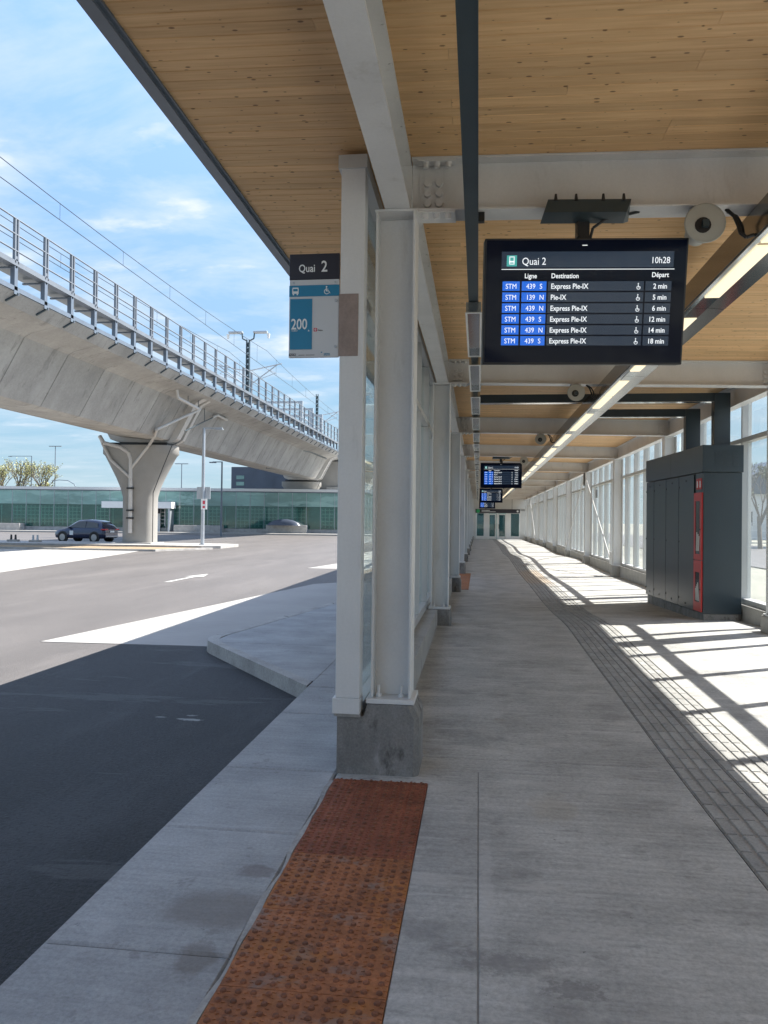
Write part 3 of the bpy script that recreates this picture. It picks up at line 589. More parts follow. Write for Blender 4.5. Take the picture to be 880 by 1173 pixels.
def make_right_col(yc):
    i = YS.index(yc)
    t = thing('steel_column', 'grey steel column of the glazed right wall, %s from the viewer' % ordw(i), 'column', (3.97, yc, 0), 0, 'steel columns of the right row')
    f = MB(); hcol(f, 3.97, yc, .35, 3.37); f.build('flange', M['steel'], t)
    MB().box(3.862, 4.078, yc-.005, yc+.005, .35, 3.36).build('web', M['steel'], t)
    MB().box(3.82, 4.12, yc-.15, yc+.15, .331, .351).build('base_plate', M['steel'], t)
    MB().box(3.80, 4.1, yc-.20, yc+.20, -.05, .331).build('pedestal', M['knee'], t, bevel=.03)
for y in YS: make_right_col(y)
# long girders on top of the columns
def girder(xc, z0, z1, label, s):
    t = thing('roof_girder', label, 'roof beam', (xc, -5, z0))
    MB().box(xc-.077, xc+.077, -5.8, 68.4, z0, z0+.014).build('bottom_flange', M['steel'], t)
    MB().box(xc-.005, xc+.005, -5.8, 68.4, z0+.014, z1-.014).build('web', M['steel'], t)
    MB().box(xc-.077, xc+.077, -5.8, 68.4, z1-.014, z1).build('top_flange', M['steel'], t)
    b = MB()
    for k in range(-16, 220):
        y = k*.3+.11
        bolt(b, (xc+.062*s, y, z1-.014), (0, 0, -1), .009, .006)
    b.build('small_bolts', M['steel'], t, kind='stuff')
    for yc in YS: MB().box(xc-.077, xc+.077, yc-.005, yc+.005, z0+.014, z1-.014).build('stiffener', M['steel'], t)
girder(-.513, 3.467, zc(-.436)-.004, 'long grey steel girder running over the left columns', 1)
girder(3.97, 3.372, zc(4.05)-.004, 'long grey steel girder running over the right glazed wall columns', -1)
def make_beam(yc):
    i = YS.index(yc)
    t = thing('roof_beam', ['grey steel cross beam nearest the viewer, carrying the large departure screen', 'grey steel cross beam second from the viewer, above the dark cabinet\'s near end'][i] if i < 2 else 'grey steel cross beam under the wood ceiling, %s from the viewer' % ordw(i),
              'roof beam', (0, yc, 3.4), 0, 'cross beams under the ceiling')
    x0, x1 = -.43, 3.89; zt = ZC0-.002; zb = 3.465
    MB().box(x0, x1, yc-.09, yc+.09, zt-.013, zt, sh).build('top_flange', M['steel'], t)
    MB().box(x0, x1, yc-.005, yc+.005, zb+.013, zt-.013, sh).build('web', M['steel'], t)
    MB().box(x0+.02, x1, yc-.09, yc+.09, zb, zb+.013, sh).build('bottom_flange', M['steel'], t, bevel=.002)
    if i < 5:
        MB().box(-.385, -.245, yc-.014, yc-.006, zb+.03, zt-.03, sh).build('splice_plate', M['steel'], t)
        MB().box(-.395, -.16, yc-.088, yc+.088, zb-.012, zb-.001, sh).build('splice_plate', M['steel'], t)
        MB().box(-.395, -.16, yc-.088, yc-.02, zt-.026, zt-.014, sh).build('splice_plate', M['steel'], t)
        MB().box(x1-.15, x1-.02, yc-.014, yc-.006, zb+.03, zt-.03, sh).build('splice_plate', M['steel'], t)
        bm = MB().cyl((0, 0, 0), (0, -.022, 0), .026, .023, n=8).mesh('bolt', M['steel'])
        bv = MB().cyl((0, 0, 0), (0, 0, -.035), .023, .019, n=6).mesh('bolt', M['steel'])
        for xx in (-.335, -.262):
            for zz in (.065, .128, .192): inst(bm, 'bolt', t, (xx, -.014, zb+zz-3.4))
        for xx in (-.345, -.275, -.205):
            inst(bv, 'bolt', t, (xx, -.06, zb-.013-3.4)); inst(bv, 'bolt', t, (xx, -.06, zt-.026-3.4))
        for xx in (x1-.12, x1-.055):
            for zz in (.075, .14, .205): inst(bm, 'bolt', t, (xx, -.014, zb+zz-.09-3.4))
    sc = MB()
    for q in range(18): bolt(sc, (.05+q*.22, yc-.07, zt-.013+sh(.05+q*.22)), (0, 0, -1), .006, .005)
    sc.build('screws', M['steel'], t, kind='stuff')
for y in YS: make_beam(y)
for y in (-1.165, -7.13, -13.1, -19.06): # beams behind the viewer
    t = thing('roof_beam', 'grey steel cross beam behind the viewer, %.0f metres back' % -y, 'roof beam', (0, y, 3.4)); MB().box(-.43, 3.89, y-.09, y+.09, 3.465, 3.478, sh).build('bottom_flange', M['steel'], t)
    MB().box(-.43, 3.89, y-.005, y+.005, 3.478, 3.79, sh).build('web', M['steel'], t)

# ================================================================== glazed walls
def wall_right(y0, y1, i):
    lab = 'bay of the right-hand glazed wall, %s from the viewer' % ordw(i) if i < 12 else 'long stretch of the right-hand glazed wall behind the viewer'
    t = thing('glass_wall', lab, 'glass wall', (4.15, y0, 0), 0, 'bays of the right glazed wall')
    MB().box(4.0, 4.30, y0+.004, y1-.004, -.05, .325).build('knee_wall', M['knee'], t, bevel=.008)
    xm, xM = 4.07, 4.20
    fr = MB().box(xm, xM, y0+.002, y1-.002, .326, .40); fr.build('bottom_rail', M['alu'], t)
    MB().box(xm, xM, y0+.002, y1-.002, 3.56, 3.66).build('top_rail', M['alu'], t)
    MB().box(xm, xM, y0+.002, y1-.002, 2.82, 2.89).build('transom', M['alu'], t)
    n = 5 if y1-y0 < 10 else 18; st = (y1-y0)/n
    mm = MB().box(xm-.004, xM+.004, -.028, .028, .40, 3.56).mesh('mullion', M['alu'], (4.15, 0, 0))
    for k in range(n): inst(mm, 'mullion', t, (0, st*(k+.5), 0))
    pl_ = MB(); 
    edges = [0]+[st*(k+.5) for k in range(n)]+[y1-y0]
    for a, b in zip(edges, edges[1:]):
        for z0_, z1_ in ((.40, 2.82), (2.89, 3.56)):
            MB().box(4.145, 4.153, y0+a+.026, y0+b-.026, z0_, z1_).build('pane', M['glassR'], t)
    return t
wall_right(-26.0, -4.0, 12)
wall_right(-4.0, 4.80, 0)
for i in range(len(YS)-1): wall_right(YS[i], YS[i+1], i+1)
wall_right(YS[-1], 68.5, 11)
def wall_left(y0, y1, i):
    t = thing('glass_screen', 'bay of the left-hand glass windscreen, %s from the viewer' % ordw(i), 'glass screen', (-.78, y0, 0), 0, 'bays of the left glass windscreen')
    MB().box(-.84, -.545, y0+.22, y1-.165, -.06, .325).build('knee_wall', M['knee'], t, bevel=.008)
    MB().box(-.845, -.70, y0, y1-.002, .326, .42).build('bottom_rail', M['alu'], t)
    MB().box(-.845, -.70, y0, y1-.002, 2.86, 2.93).build('transom', M['alu'], t)
    MB().box(-.845, -.70, y0, y1-.002, 3.70, 3.79).build('top_rail', M['alu'], t)
    n = 4; st = (y1-y0)/n
    mm = MB().box(-.845, -.70, -.028, .028, .42, 3.70).mesh('mullion', M['alu'], (-.78, 0, 0))
    for k in range(1, n+1): inst(mm, 'mullion', t, (0, st*k-(.03 if k == n else 0), 0))
    for k in range(n):
        for z0_, z1_ in ((.42, 2.86), (2.93, 3.70)):
            MB().box(-.777, -.767, y0+st*k+.026, y0+st*(k+1)-.026, z0_, z1_).build('pane', M['glass'], t)
    return t
for i in range(len(YS)-1):
    if i == 2: continue
    wl = wall_left(YS[i] if i else 4.73, YS[i+1], i)
    if i == 0:
        MB().box(-.850, -.702, 4.60, 4.725, .47, 3.70).build('end_post', M['steel'], wl, bevel=.004)
        MB().box(-.868, -.700, 4.592, 4.735, .375, .469).build('post_shoe', M['steel'], wl, bevel=.003)
        MB().box(-.868, -.690, 4.590, 4.735, 3.69, 3.775).build('post_cap', M['alu'], wl, bevel=.003)
        MB().box(-.86, -.70, 4.62, 4.73, .352, .374).build('shim', M['kerb'], wl)
        g2 = MB().box(-.71, -.645, 4.80, 4.808, .42, 3.44); g2.build('pane', M['glass'], wl)
wall_left(YS[-1], 68.4, 10)
# cross braces in the right wall
def brace(y0, y1, z0, z1, lab):
    t = thing('cross_brace', lab, 'brace', (3.83, y0, 0))
    m = MB(); m.bar((3.835, y0, z0), (3.835, y1, z1), .014, .13, (1, 0, 0)) if False else m.hexa(
        [(3.825, y0-.075, z0), (3.845, y0-.075, z0), (3.845, y0+.075, z0), (3.825, y0+.075, z0)], [(3.825, y1-.075, z1), (3.845, y1-.075, z1), (3.845, y1+.075, z1), (3.825, y1+.075, z1)])
    m.build('flat_bar', M['steel'], t)
    MB().box(3.82, 3.85, y1-.25, y1+.25, z1-.35, z1+.1).build('gusset_plate', M['steel'], t)
    MB().box(3.82, 3.85, y0-.25, y0+.25, z0-.05, z0+.3).build('gusset_plate', M['steel'], t)
brace(YS[3]+.2, YS[4]-.1, .40, 3.25, 'flat steel brace leaning from the fourth right column up to the fifth')
brace(YS[5]-.2, YS[4]+.1, .40, 3.25, 'flat steel brace leaning from the sixth right column back to the fifth')
brace(YS[8]+.2, YS[9]-.1, .40, 3.25, 'flat steel brace near the far end of the right wall, nearer one')
brace(YS[10]-.2, YS[9]+.1, .40, 3.25, 'flat steel brace near the far end of the right wall, farther one')

# end wall and doors
t = thing('end_wall', 'white end wall of the passage above the glass doors', 'wall', (1.8, 68.6, 0))
MB().box(-.84, 4.27, 68.6, 68.9, 2.62, 3.80, sh).build('upper_wall', M['endwall'], t)
MB().box(-.84, -.22, 68.6, 68.9, -.1, 2.619).build('side_wall', M['endwall'], t)
MB().box(3.66, 4.27, 68.6, 68.9, -.1, 2.619).build('side_wall', M['endwall'], t)
t = thing('entrance_doors', 'white framed glass double doors with side panes at the passage end', 'door', (1.8, 68.6, 0))
fr = MB()
for a, b in ((-.22, -.12), (.48, .92), (1.54, 1.58), (1.62, 1.76), (2.42, 2.86), (3.58, 3.66)): fr.box(a, b, 68.60, 68.70, -.02, 2.25)
fr.box(-.22, 3.66, 68.59, 68.71, 2.251, 2.619)
for a, b in ((-.12, .48), (2.86, 3.58)): fr.box(a, b, 68.605, 68.695, -.02, .25)
fr.build('frame', M['white'], t)
for a, b in ((-.12, .48), (2.86, 3.58)): MB().box(a, b, 68.64, 68.66, .25, 2.25).build('side_pane', M['doorglass'], t)
for a, b in ((.92, 1.54), (1.76, 2.42)):
    d = MB().box(a, a+.07, 68.62, 68.67, 0, 2.2).box(b-.07, b, 68.62, 68.67, 0, 2.2).box(a+.07, b-.07, 68.62, 68.67, 0, .22).box(a+.07, b-.07, 68.62, 68.67, 2.12, 2.2).build('door', M['white'], t)
    MB().box(a+.07, b-.07, 68.64, 68.65, .22, 2.12).build('pane', M['doorglass'], d)
    MB().box(b-.10 if a < 1 else a+.04, b-.06 if a < 1 else a+.08, 68.56, 68.6, .9, 1.3).build('handle', M['black'], d)
MB().box(-.22, 3.66, 71, 71.1, -.1, 3).build('vestibule_back', M['inner'], t)
t = thing('wayfinding_sign', 'long dark overhead sign with green disc above the passage doors', 'sign', (1.7, 67.9, 2.3))
MB().box(-.25, 3.60, 67.86, 67.93, 2.27, 2.62).build('panel', M['ink'], t)
MB().cyl((-.02, 67.85, 2.44), (-.02, 67.835, 2.44), .16, n=20).build('green_disc', M['green'], t)
MB().cyl((3.4, 67.85, 2.44), (3.4, 67.835, 2.44), .09, n=16).build('white_disc', M['signwhite'], t)
tx = MB(); tx.box(.28, 1.0, 67.848, 67.858, 2.48, 2.53); tx.box(.28, 1.5, 67.848, 67.858, 2.37, 2.41); tx.build('lettering', M['signwhite'], t)
MB().box(.6, .63, 67.88, 67.9, 2.62, 3.7).box(2.9, 2.93, 67.88, 67.9, 2.62, 3.7).build('hanger', M['black'], t)

# ================================================================== overhead lines
t = thing('cable_channel', 'dark blue-grey steel channel running overhead above the walkway', 'cable channel', (-.06, 0, 3.36))
MB().box(-.098, -.09, -4, 68, 3.36, 3.445).box(-.026, -.018, -4, 68, 3.36, 3.445).box(-.09, -.026, -4, 68, 3.362, 3.37).build('channel', M['dkframe'], t)
for yc in YS[:6]: MB().box(-.02, .02, yc-.05, yc-.01, 3.40, 3.465).build('clamp', M['black'], t)
k = 0; y = 6.35
while y < 60:
    q = thing('linear_luminaire', 'unlit polished steel luminaire under the dark channel, %s from the viewer' % (['first', 'second', 'third', 'fourth', 'fifth', 'sixth', 'seventh', 'eighth', 'ninth', 'tenth', 'eleventh', 'twelfth', 'thirteenth', 'fourteenth', 'fifteenth', 'sixteenth', 'seventeenth', 'eighteenth', 'nineteenth', 'twentieth', 'twenty-first', 'twenty-second', 'twenty-third', 'twenty-fourth', 'twenty-fifth', 'twenty-sixth'][k]), 'light fixture', (-.06, y, 3.28), 0, 'polished luminaires under the left channel')
    m = MB().box(-.118, -.108, y, y+1.7, 3.27, 3.355).box(-.004, .006, y, y+1.7, 3.27, 3.355).box(-.108, -.004, y, y+.03, 3.27, 3.355).box(-.108, -.004, y+1.67, y+1.7, 3.27, 3.355)
    m.build('housing', M['stainless'], q)
    MB().box(-.124, -.108, y-.004, y+1.704, 3.262, 3.270).box(-.004, .012, y-.004, y+1.704, 3.262, 3.270).box(-.108, -.004, y-.004, y+.014, 3.262, 3.270).box(-.108, -.004, y+1.69, y+1.704, 3.262, 3.270).build('rim', M['white'], q)
    MB().box(-.106, -.006, y+.03, y+1.67, 3.31, 3.33).build('lens', M['stainless'], q)
    y += 2.2 if k % 2 else 2.15; k += 1
t = thing('lit_light_run', 'continuous polished steel light run with lit warm panels under the right half of the ceiling', 'light fixture', (1.75, 0, 3.22))
MB().box(1.60, 1.888, -3.5, 62, 3.245, 3.40).build('housing', M['shield'], t)
MB().box(1.592, 1.599, -3.5, 62, 3.235, 3.41).build('side_panel', M['shield'], t)
MB().box(1.889, 1.896, -3.5, 62, 3.235, 3.41).build('side_panel', M['stainless'], t)
bt = MB(); y = 3.70-2.83*2; segs = []
while y < 61:
    segs += [(y, y+1.1), (y+1.17, y+2.24)]; y += 2.83
# bottom reflector: bevelled strips either side of the diffusers
for k, (a, b) in enumerate(segs):
    MB().hexa([(1.655, a, 3.228), (1.758, a, 3.228), (1.758, b, 3.228), (1.655, b, 3.228)], [(1.655, a, 3.240), (1.758, a, 3.240), (1.758, b, 3.240), (1.655, b, 3.240)]).build('diffuser', M['lamp'], t)
for a in [segs[i][0] for i in range(0, len(segs), 2)]:
    for x0, x1, zz0, zz1 in ((1.600, 1.652, 3.222, 3.236), (1.761, 1.888, 3.236, 3.222)):
        MB().hexa([(x0, a-.28, zz0), (x1, a-.28, zz1), (x1, a+2.54, zz1), (x0, a+2.54, zz0)], [(x0, a-.28, 3.244), (x1, a-.28, 3.244), (x1, a+2.54, 3.244), (x0, a+2.54, 3.244)]).build('reflector', M['stainless'], t)
    MB().box(1.653, 1.760, a+2.245, a+2.54, 3.232, 3.244).build('blank_plate', M['stainless'], t)
    MB().box(1.653, 1.760, a-.28, a-.005, 3.232, 3.244).build('blank_plate', M['stainless'], t)
for yc in YS: MB().box(1.70, 1.76, yc-.03, yc+.03, 3.41, 3.43).build('hanger', M['black'], t)
# speakers
for i, yc in enumerate(YS[:8]):
    t = thing('horn_speaker', 'round grey horn loudspeaker hanging from the %s cross beam' % ordw(i), 'speaker', (1.30, yc-.08, 3.31), 0, 'horn loudspeakers')
    m = MB(); n = 24; prof = [(.112, 0), (.118, .012), (.112, .02), (.085, .012), (.055, .05), (.04, .07)]
    m.loft([[(r*math.cos(2*math.pi*a/n), d-.05, r*math.sin(2*math.pi*a/n)) for a in range(n)] for r, d in [(.118, .0), (.115, -.008), (.09, .014), (.062, .04), (.048, .055)]], caps=False)
    m.loft([[(r*math.cos(2*math.pi*a/n), d-.05, r*math.sin(2*math.pi*a/n)) for a in range(n)][::-1] for r, d in [(.118, .0), (.10, .06), (.07, .12), (.065, .20)]])
    m.build('horn', M['horn'], t, local=True)
    MB().cyl((-.012, -.055, -.012), (-.012, .0, -.012), .046, .05, n=16).build('driver', M['black'], t, local=True)
    MB().box(-.02, .015, -.085, -.055, -.03, .01).build('driver_cap', M['dkframe'], t, local=True)
    MB().box(-.07, -.055, .02, .05, .0, .14).box(.055, .07, .02, .05, .0, .14).box(-.07, .07, .02, .05, .125, .135).build('bracket', M['galv'], t, local=True)
for i, yc in enumerate(YS[:3]):
    x = 1.50
    c = MB().tube([(x-.05, yc-.02, 3.43), (x-.01, yc-.04, 3.38), (x+.01, yc-.05, 3.32), (x+.02, yc-.06, 3.27), (x+.05, yc-.07, 3.24), (x+.09, yc-.08, 3.25)], .011)
    c.tube([(x-.03, yc+.02, 3.43), (x+.02, yc, 3.39), (x+.05, yc, 3.33), (x+.05, yc-.02, 3.28)], .009)
    tag(c.build('cable_loop', M['black']), 'black cable loop drooping from the %s cross beam beside the speaker' % ordw(i), 'cable', 'cable loops beside the light run')

# ================================================================== departure screens
def make_tv(loc, rz, tilt, label):
    t = thing('departure_screen', label, 'screen', loc, rz, 'departure screens')
    W, Hh = .605, .372
    def tl(m): # tilt the panel forward about its own x axis
        c, s = math.cos(tilt), math.sin(tilt)
        m.v = [(x, y*c-z*s, y*s+z*c) for x, y, z in m.v]; return m
    tl(MB().box(-W, W, 0, .11, -Hh, Hh)).build('casing', M['black'], t, local=True, bevel=.006)
    tl(MB().box(-W+.012, W-.012, -.004, -.0005, -Hh+.012, Hh-.012)).build('glass_front', M['screen'], t, local=True)
    y = -.006
    X = lambda u: -W+2*W*u/100.0; Z = lambda v: Hh-2*Hh*v/100.0
    def box(u0, u1, v0, v1, mb, yy=y): mb.box(X(u0), X(u1), yy, yy+.0015, Z(v1), Z(v0))
    cells = MB(); blue = MB(); tx = MB(); teal = MB()
    box(8.5, 93, 10.5, 23, cells)
    tx.box(X(8.5), X(93.5), y-.001, y, Z(24.6), Z(24.1))
    teal.box(X(11), X(16), y-.003, y-.001, Z(22), Z(13.5))
    addtext(tx, 'Quai 2', X(18.5), Z(20.8), y-.001, .060); addtext(tx, '10h28', X(91.3), Z(19.8), y-.001, .052, 'RIGHT')
    addtext(tx, 'Ligne', X(20), Z(31.3), y-.001, .040, bold=True); addtext(tx, 'Destination', X(33.2), Z(31.3), y-.001, .040, bold=True); addtext(tx, 'Départ', X(91), Z(30.6), y-.001, .040, 'RIGHT', bold=True)
    rows = [('439', 'S', 'Express Pie-IX', '2 min'), ('139', 'N', 'Pie-IX', '5 min'), ('439', 'N', 'Express Pie-IX', '6 min'), ('439', 'S', 'Express Pie-IX', '12 min'), ('439', 'N', 'Express Pie-IX', '14 min'), ('439', 'S', 'Express Pie-IX', '18 min')]
    for i, (a, b, c, d) in enumerate(rows):
        v = 33.8+8.7*i
        box(9.2, 17.8, v, v+7.4, blue); box(18.8, 31.0, v, v+7.4, blue)
        box(31.8, 79, v, v+7.4, cells); box(79.8, 92.5, v, v+7.4, cells)
        addtext(tx, 'STM', X(13.5), Z(v+5.8), y-.001, .042, 'CENTER'); addtext(tx, a, X(21.0), Z(v+5.8), y-.001, .042); addtext(tx, b, X(27.6), Z(v+5.8), y-.001, .042)
        addtext(tx, c, X(33.2), Z(v+5.8), y-.001, .043, bold=True); addtext(tx, d, X(90.5), Z(v+5.8), y-.001, .042, 'RIGHT', bold=True)
        # wheelchair mark
        cx, cz = X(76.6), Z(v+4.2)
        tx.cyl((cx-.004, y, cz+.017), (cx-.004, y-.002, cz+.017), .0035, n=8); tx.box(cx-.006, cx-.002, y-.002, y, cz-.002, cz+.012); tx.box(cx-.006, cx+.008, y-.002, y, cz-.004, cz)
        for q in range(9):
            a0 = math.pi*(0.75+q*.15); a1 = a0+math.pi*.15
            tx.bar((cx-.002+.010*math.cos(a0), y-.001, cz-.006+.010*math.sin(a0)), (cx-.002+.010*math.cos(a1), y-.001, cz-.006+.010*math.sin(a1)), .003, .002, (0, 1, 0))
    # bus icon
    bx0, bx1 = X(12.2), X(14.8)
    tx.box(bx0, bx1, y-.0045, y-.0035, Z(20.6), Z(20.0)); tx.box(bx0, bx0+.005, y-.0045, y-.0035, Z(20), Z(15)); tx.box(bx1-.005, bx1, y-.0045, y-.0035, Z(20), Z(15)); tx.box(bx0, bx1, y-.0045, y-.0035, Z(15), Z(14.4)); tx.box(bx0, bx1, y-.0045, y-.0035, Z(19), Z(17.8))
    tx.box(X(48), X(50.5), y, y+.001, Z(6.0), Z(5.4)); 
    tl(cells).build('table_cell', M['cell'], t, local=True); tl(blue).build('line_cell', M['blue'], t, local=True); tl(teal).build('bus_icon', M['teal'], t, local=True); tl(tx).build('lettering', M['txt'], t, local=True)
    # hanger
    hz = 3.455-loc[2]
    MB().box(-.03, .03, .0, .05, Hh-.02, hz-.03).box(-.045, -.03, -.01, .06, hz-.17, hz-.05).build('mount_arm', M['black'], t, local=True)
    MB().add([(-.262, -.105, hz-.065), (.225, -.105, hz-.065), (.255, -.085, hz+.020), (-.235, -.085, hz+.020), (-.265, .02, hz-.085), (.235, .02, hz-.085), (.265, .02, hz-.075), (-.235, .02, hz-.075)],
        [(0, 1, 2, 3), (7, 6, 5, 4), (0, 4, 5, 1), (1, 5, 6, 2), (2, 6, 7, 3), (3, 7, 4, 0)]).build('mount_plate', M['dkframe'], t, local=True)
    b = MB()
    for xx in (-.19, -.07, .09, .21): b.cyl((xx, -.088, hz+.01), (xx, -.088, hz+.05), .012, .007, n=6)
    b.build('mount_bolt', M['black'], t, local=True)
    MB().tube([(.03, .03, Hh-.02), (.05, .0, hz-.12), (.12, -.02, hz-.075), (.22, -.01, hz-.05), (.33, .02, hz-.015)], .009).build('cable', M['black'], t, local=True)
    return t
tv = make_tv((.622, 4.75, 2.885), R(4.5), R(9), 'large departure screen reading Quai 2, hanging nearest the viewer')
for i, (bi, lab) in enumerate([(3, 'second departure screen, hanging above mid passage'), (6, 'third departure screen, small and half hidden behind the second'), (9, 'farthest departure screen just above the door sign')]):
    dup(tv, (.655, YS[bi]+.2, 2.90 if i < 2 else 2.88), lab, 0)

# ================================================================== stop sign
t = thing('bus_stop_sign', 'Quai 2 bus stop blade sign with blue 200 panel fixed to the grey end post', 'sign', (-1.0, 4.62, 2.54))
ys = 4.60
MB().box(-1.168, -.856, ys, ys+.022, 3.018, 3.178).build('top_plate', M['signdark'], t, bevel=.004)
MB().box(-1.165, -.858, ys+.002, ys+.018, 2.985, 3.018).build('white_strip', M['signgrey'], t)
MB().box(-1.168, -.854, ys, ys+.02, 2.54, 2.984).build('panel', M['signgrey'], t, bevel=.006)
MB().box(-1.167, -.855, ys-.003, ys, 2.915, 2.983).build('blue_band', M['signblue'], t)
MB().box(-1.160, -1.022, ys-.003, ys, 2.59, 2.90).build('line_panel', M['signblue'], t)
tx = MB()
addtext(tx, 'Quai', -1.11, 3.066, ys-.001, .066, bold=True, sx=.80); addtext(tx, '2', -.970, 3.066, ys-.001, .095, bold=True, sx=.85)
addtext(tx, '200', -1.153, 2.714, ys-.004, .092, bold=True, sx=.74); addtext(tx, 'OUEST', -1.150, 2.700, ys-.004, .015, sx=.85)
tx.add([(-1.048, ys-.0042, 2.700), (-1.036, ys-.0042, 2.700), (-1.042, ys-.0042, 2.711)], [(0, 1, 2)])
# bus pictogram and wheelchair
bx, bz = -1.128, 2.949
tx.box(bx-.018, bx+.018, ys-.0045, ys-.003, bz+.014, bz+.021); tx.box(bx-.020, bx-.014, ys-.0045, ys-.003, bz-.018, bz+.016); tx.box(bx+.014, bx+.020, ys-.0045, ys-.003, bz-.018, bz+.016)
tx.box(bx-.014, bx+.014, ys-.0045, ys-.003, bz-.016, bz-.002); tx.box(bx-.016, bx-.008, ys-.0045, ys-.003, bz-.025, bz-.017); tx.box(bx+.008, bx+.016, ys-.0045, ys-.003, bz-.025, bz-.017)
wx, wz = -.930, 2.949
tx.cyl((wx-.004, ys-.003, wz+.022), (wx-.004, ys-.0045, wz+.022), .005, n=10); tx.box(wx-.008, wx-.003, ys-.0045, ys-.003, wz-.004, wz+.016); tx.box(wx-.008, wx+.010, ys-.0045, ys-.003, wz-.006, wz-.001)
tx.bar((wx+.009, ys-.004, wz-.003), (wx+.018, ys-.004, wz-.018), .004, .0015, (0, 1, 0)); tx.box(wx-.006, wx+.007, ys-.0045, ys-.003, wz+.005, wz+.009)
for q in range(12):
    a0 = math.pi*(.62+q*.1); a1 = a0+math.pi*.1
    tx.bar((wx-.002+.015*math.cos(a0), ys-.004, wz-.007+.015*math.sin(a0)), (wx-.002+.015*math.cos(a1), ys-.004, wz-.007+.015*math.sin(a1)), .004, .0015, (0, 1, 0))
tx.build('lettering', M['signwhite'], t)
k = MB(); addtext(k, '62562', -1.166, 2.551, ys-.001, .021, bold=True, sx=.85); k.box(-1.105, -1.066, ys-.001, ys, 2.5535, 2.5565); k.box(-1.06, -1.005, ys-.001, ys, 2.5535, 2.5565); addtext(k, 'Anjou', -.985, 2.702, ys-.001, .014)
k.build('fine_print', M['ink'], t)
k = MB(); k.box(-1.011, -.991, ys-.002, ys, 2.699, 2.720); k.build('red_mark', M['pinkred'], t)
k = MB(); k.box(-1.004, -.998, ys-.003, ys-.002, 2.703, 2.716); k.box(-1.007, -.995, ys-.003, ys-.002, 2.707, 2.711); k.build('red_mark_sign', M['signwhite'], t)
k = MB(); addtext(k, 'stm', -.948, 2.551, ys-.001, .030, bold=True); k.add([(-.965, ys-.0015, 2.575), (-.953, ys-.0015, 2.572), (-.965, ys-.0015, 2.565)], [(0, 1, 2)]); k.build('logo', M['signblue'], t)
for zz in (2.887, 2.605): MB().cyl((-.874, ys, zz), (-.874, ys-.010, zz), .009, n=12).build('rivet', M['galv'], t)
for xx in (-1.14, -.88): MB().cyl((xx, ys+.002, 3.0), (xx, ys-.004, 3.0), .006, n=8).build('rivet', M['galv'], t)
MB().box(-.856, -.736, ys-.004, ys-.0005, 2.545, 2.925).build('tag_plate', M['tagplate'], t, bevel=.001)

# ================================================================== cabinet
t = thing('utility_cabinet', 'tall slate blue technical cabinet with a red fire hose panel by the glazed wall', 'cabinet', (3.40, 12.2, 0), .05)
L_, W_ = 3.2, .575
zt_, zs, zb_ = 2.75, 2.34, .18
MB().box(.02, W_, .02, L_-.02, -.02, zb_-.005).build('plinth', M['oldconc'], t, local=True, bevel=.006)
MB().box(.006, W_, .006, L_-.006, zb_, zs-.005).build('body', M['cab'], t, local=True, bevel=.003)
MB().box(-.003, .02, .40, L_-.012, zb_+.005, zs-.01).build('door_recess', M['black'], t, local=True)
MB().box(-.02, W_+.01, -.02, L_, zs, zt_).build('header', M['cab'], t, local=True, bevel=.003)
MB().box(-.021, -.019, 1.6, 1.606, zs, zt_).build('header_seam', M['black'], t, local=True)
ds = [.40, 1.17, 1.90, 2.66, 3.19]
for a, b in zip(ds, ds[1:]):
    d = MB().box(-.012, -.0035, a+.008, b-.008, zb_+.01, zs-.02).build('door', M['cab'], t, local=True, bevel=.002)
    for zz in (.32, 1.25, 2.15):
        MB().cyl((-.013, b-.03, zz), (-.022, b-.03, zz), .016, n=8).build('hinge', M['black'], d, local=True)
    MB().cyl((-.013, (a+b)/2, .26), (-.020, (a+b)/2, .26), .014, n=8).build('lock', M['black'], d, local=True)
    MB().cyl((-.013, (a+b)/2, 2.24), (-.020, (a+b)/2, 2.24), .014, n=8).build('lock', M['black'], d, local=True)
# red hose panel
for z0_, z1_, g0, g1 in ((.20, .98, .34, .80), (.99, 2.03, 1.08, 1.90)):
    d = MB().box(-.016, .004, .03, .11, z0_, z1_).box(-.016, .004, .32, .39, z0_, z1_).box(-.016, .004, .11, .32, z0_, g0).box(-.016, .004, .11, .32, g1, z1_).build('red_panel', M['red'], t, local=True)
    MB().box(-.010, -.004, .11, .32, g0, g1).build('pane', M['carg'], d, local=True)
    if z0_ < .5:
        for q in range(4): MB().bar((-.0125, .13+q*.045, g0+.02), (-.0125, .19+q*.03, g0+.30-q*.03), .006, .018, (1, 0, 0)).build('glass_print', M['signwhite'], d, local=True)
    else:
        for q in range(3): MB().bar((-.0125, .16+q*.05, g0+.05), (-.0125, .14+q*.05, g0+.28+.03*q), .006, .018, (1, 0, 0)).build('glass_print', M['signwhite'], d, local=True)
    MB().cyl((-.017, .09, (z0_+z1_)/2-.05), (-.028, .09, (z0_+z1_)/2-.05), .014, n=8).build('latch', M['black'], d, local=True)
MB().box(.004, .10, -.004, .005, .20, 2.03).build('red_edge', M['red'], t, local=True) if False else None
for yy in (.09, .22):
    d = MB().box(-.002, .005, yy, yy+.11, 2.08, 2.25).build('fire_sign', M['red'], t, local=True)
    MB().box(-.004, -.002, yy+.03, yy+.08, 2.11, 2.21).box(-.004, -.002, yy+.02, yy+.04, 2.14, 2.16).build('pictogram', M['signwhite'], d, local=True)
v = MB()
for c in range(3):
    for q in range(10):
        v.box(.16+c*.13, .26+c*.13, -.026, -.021, 2.44+q*.022, 2.452+q*.022)
v.build('louvre_vent', M['cab'], t, local=True)
for xx in (.15, .28, .41, .545): pass
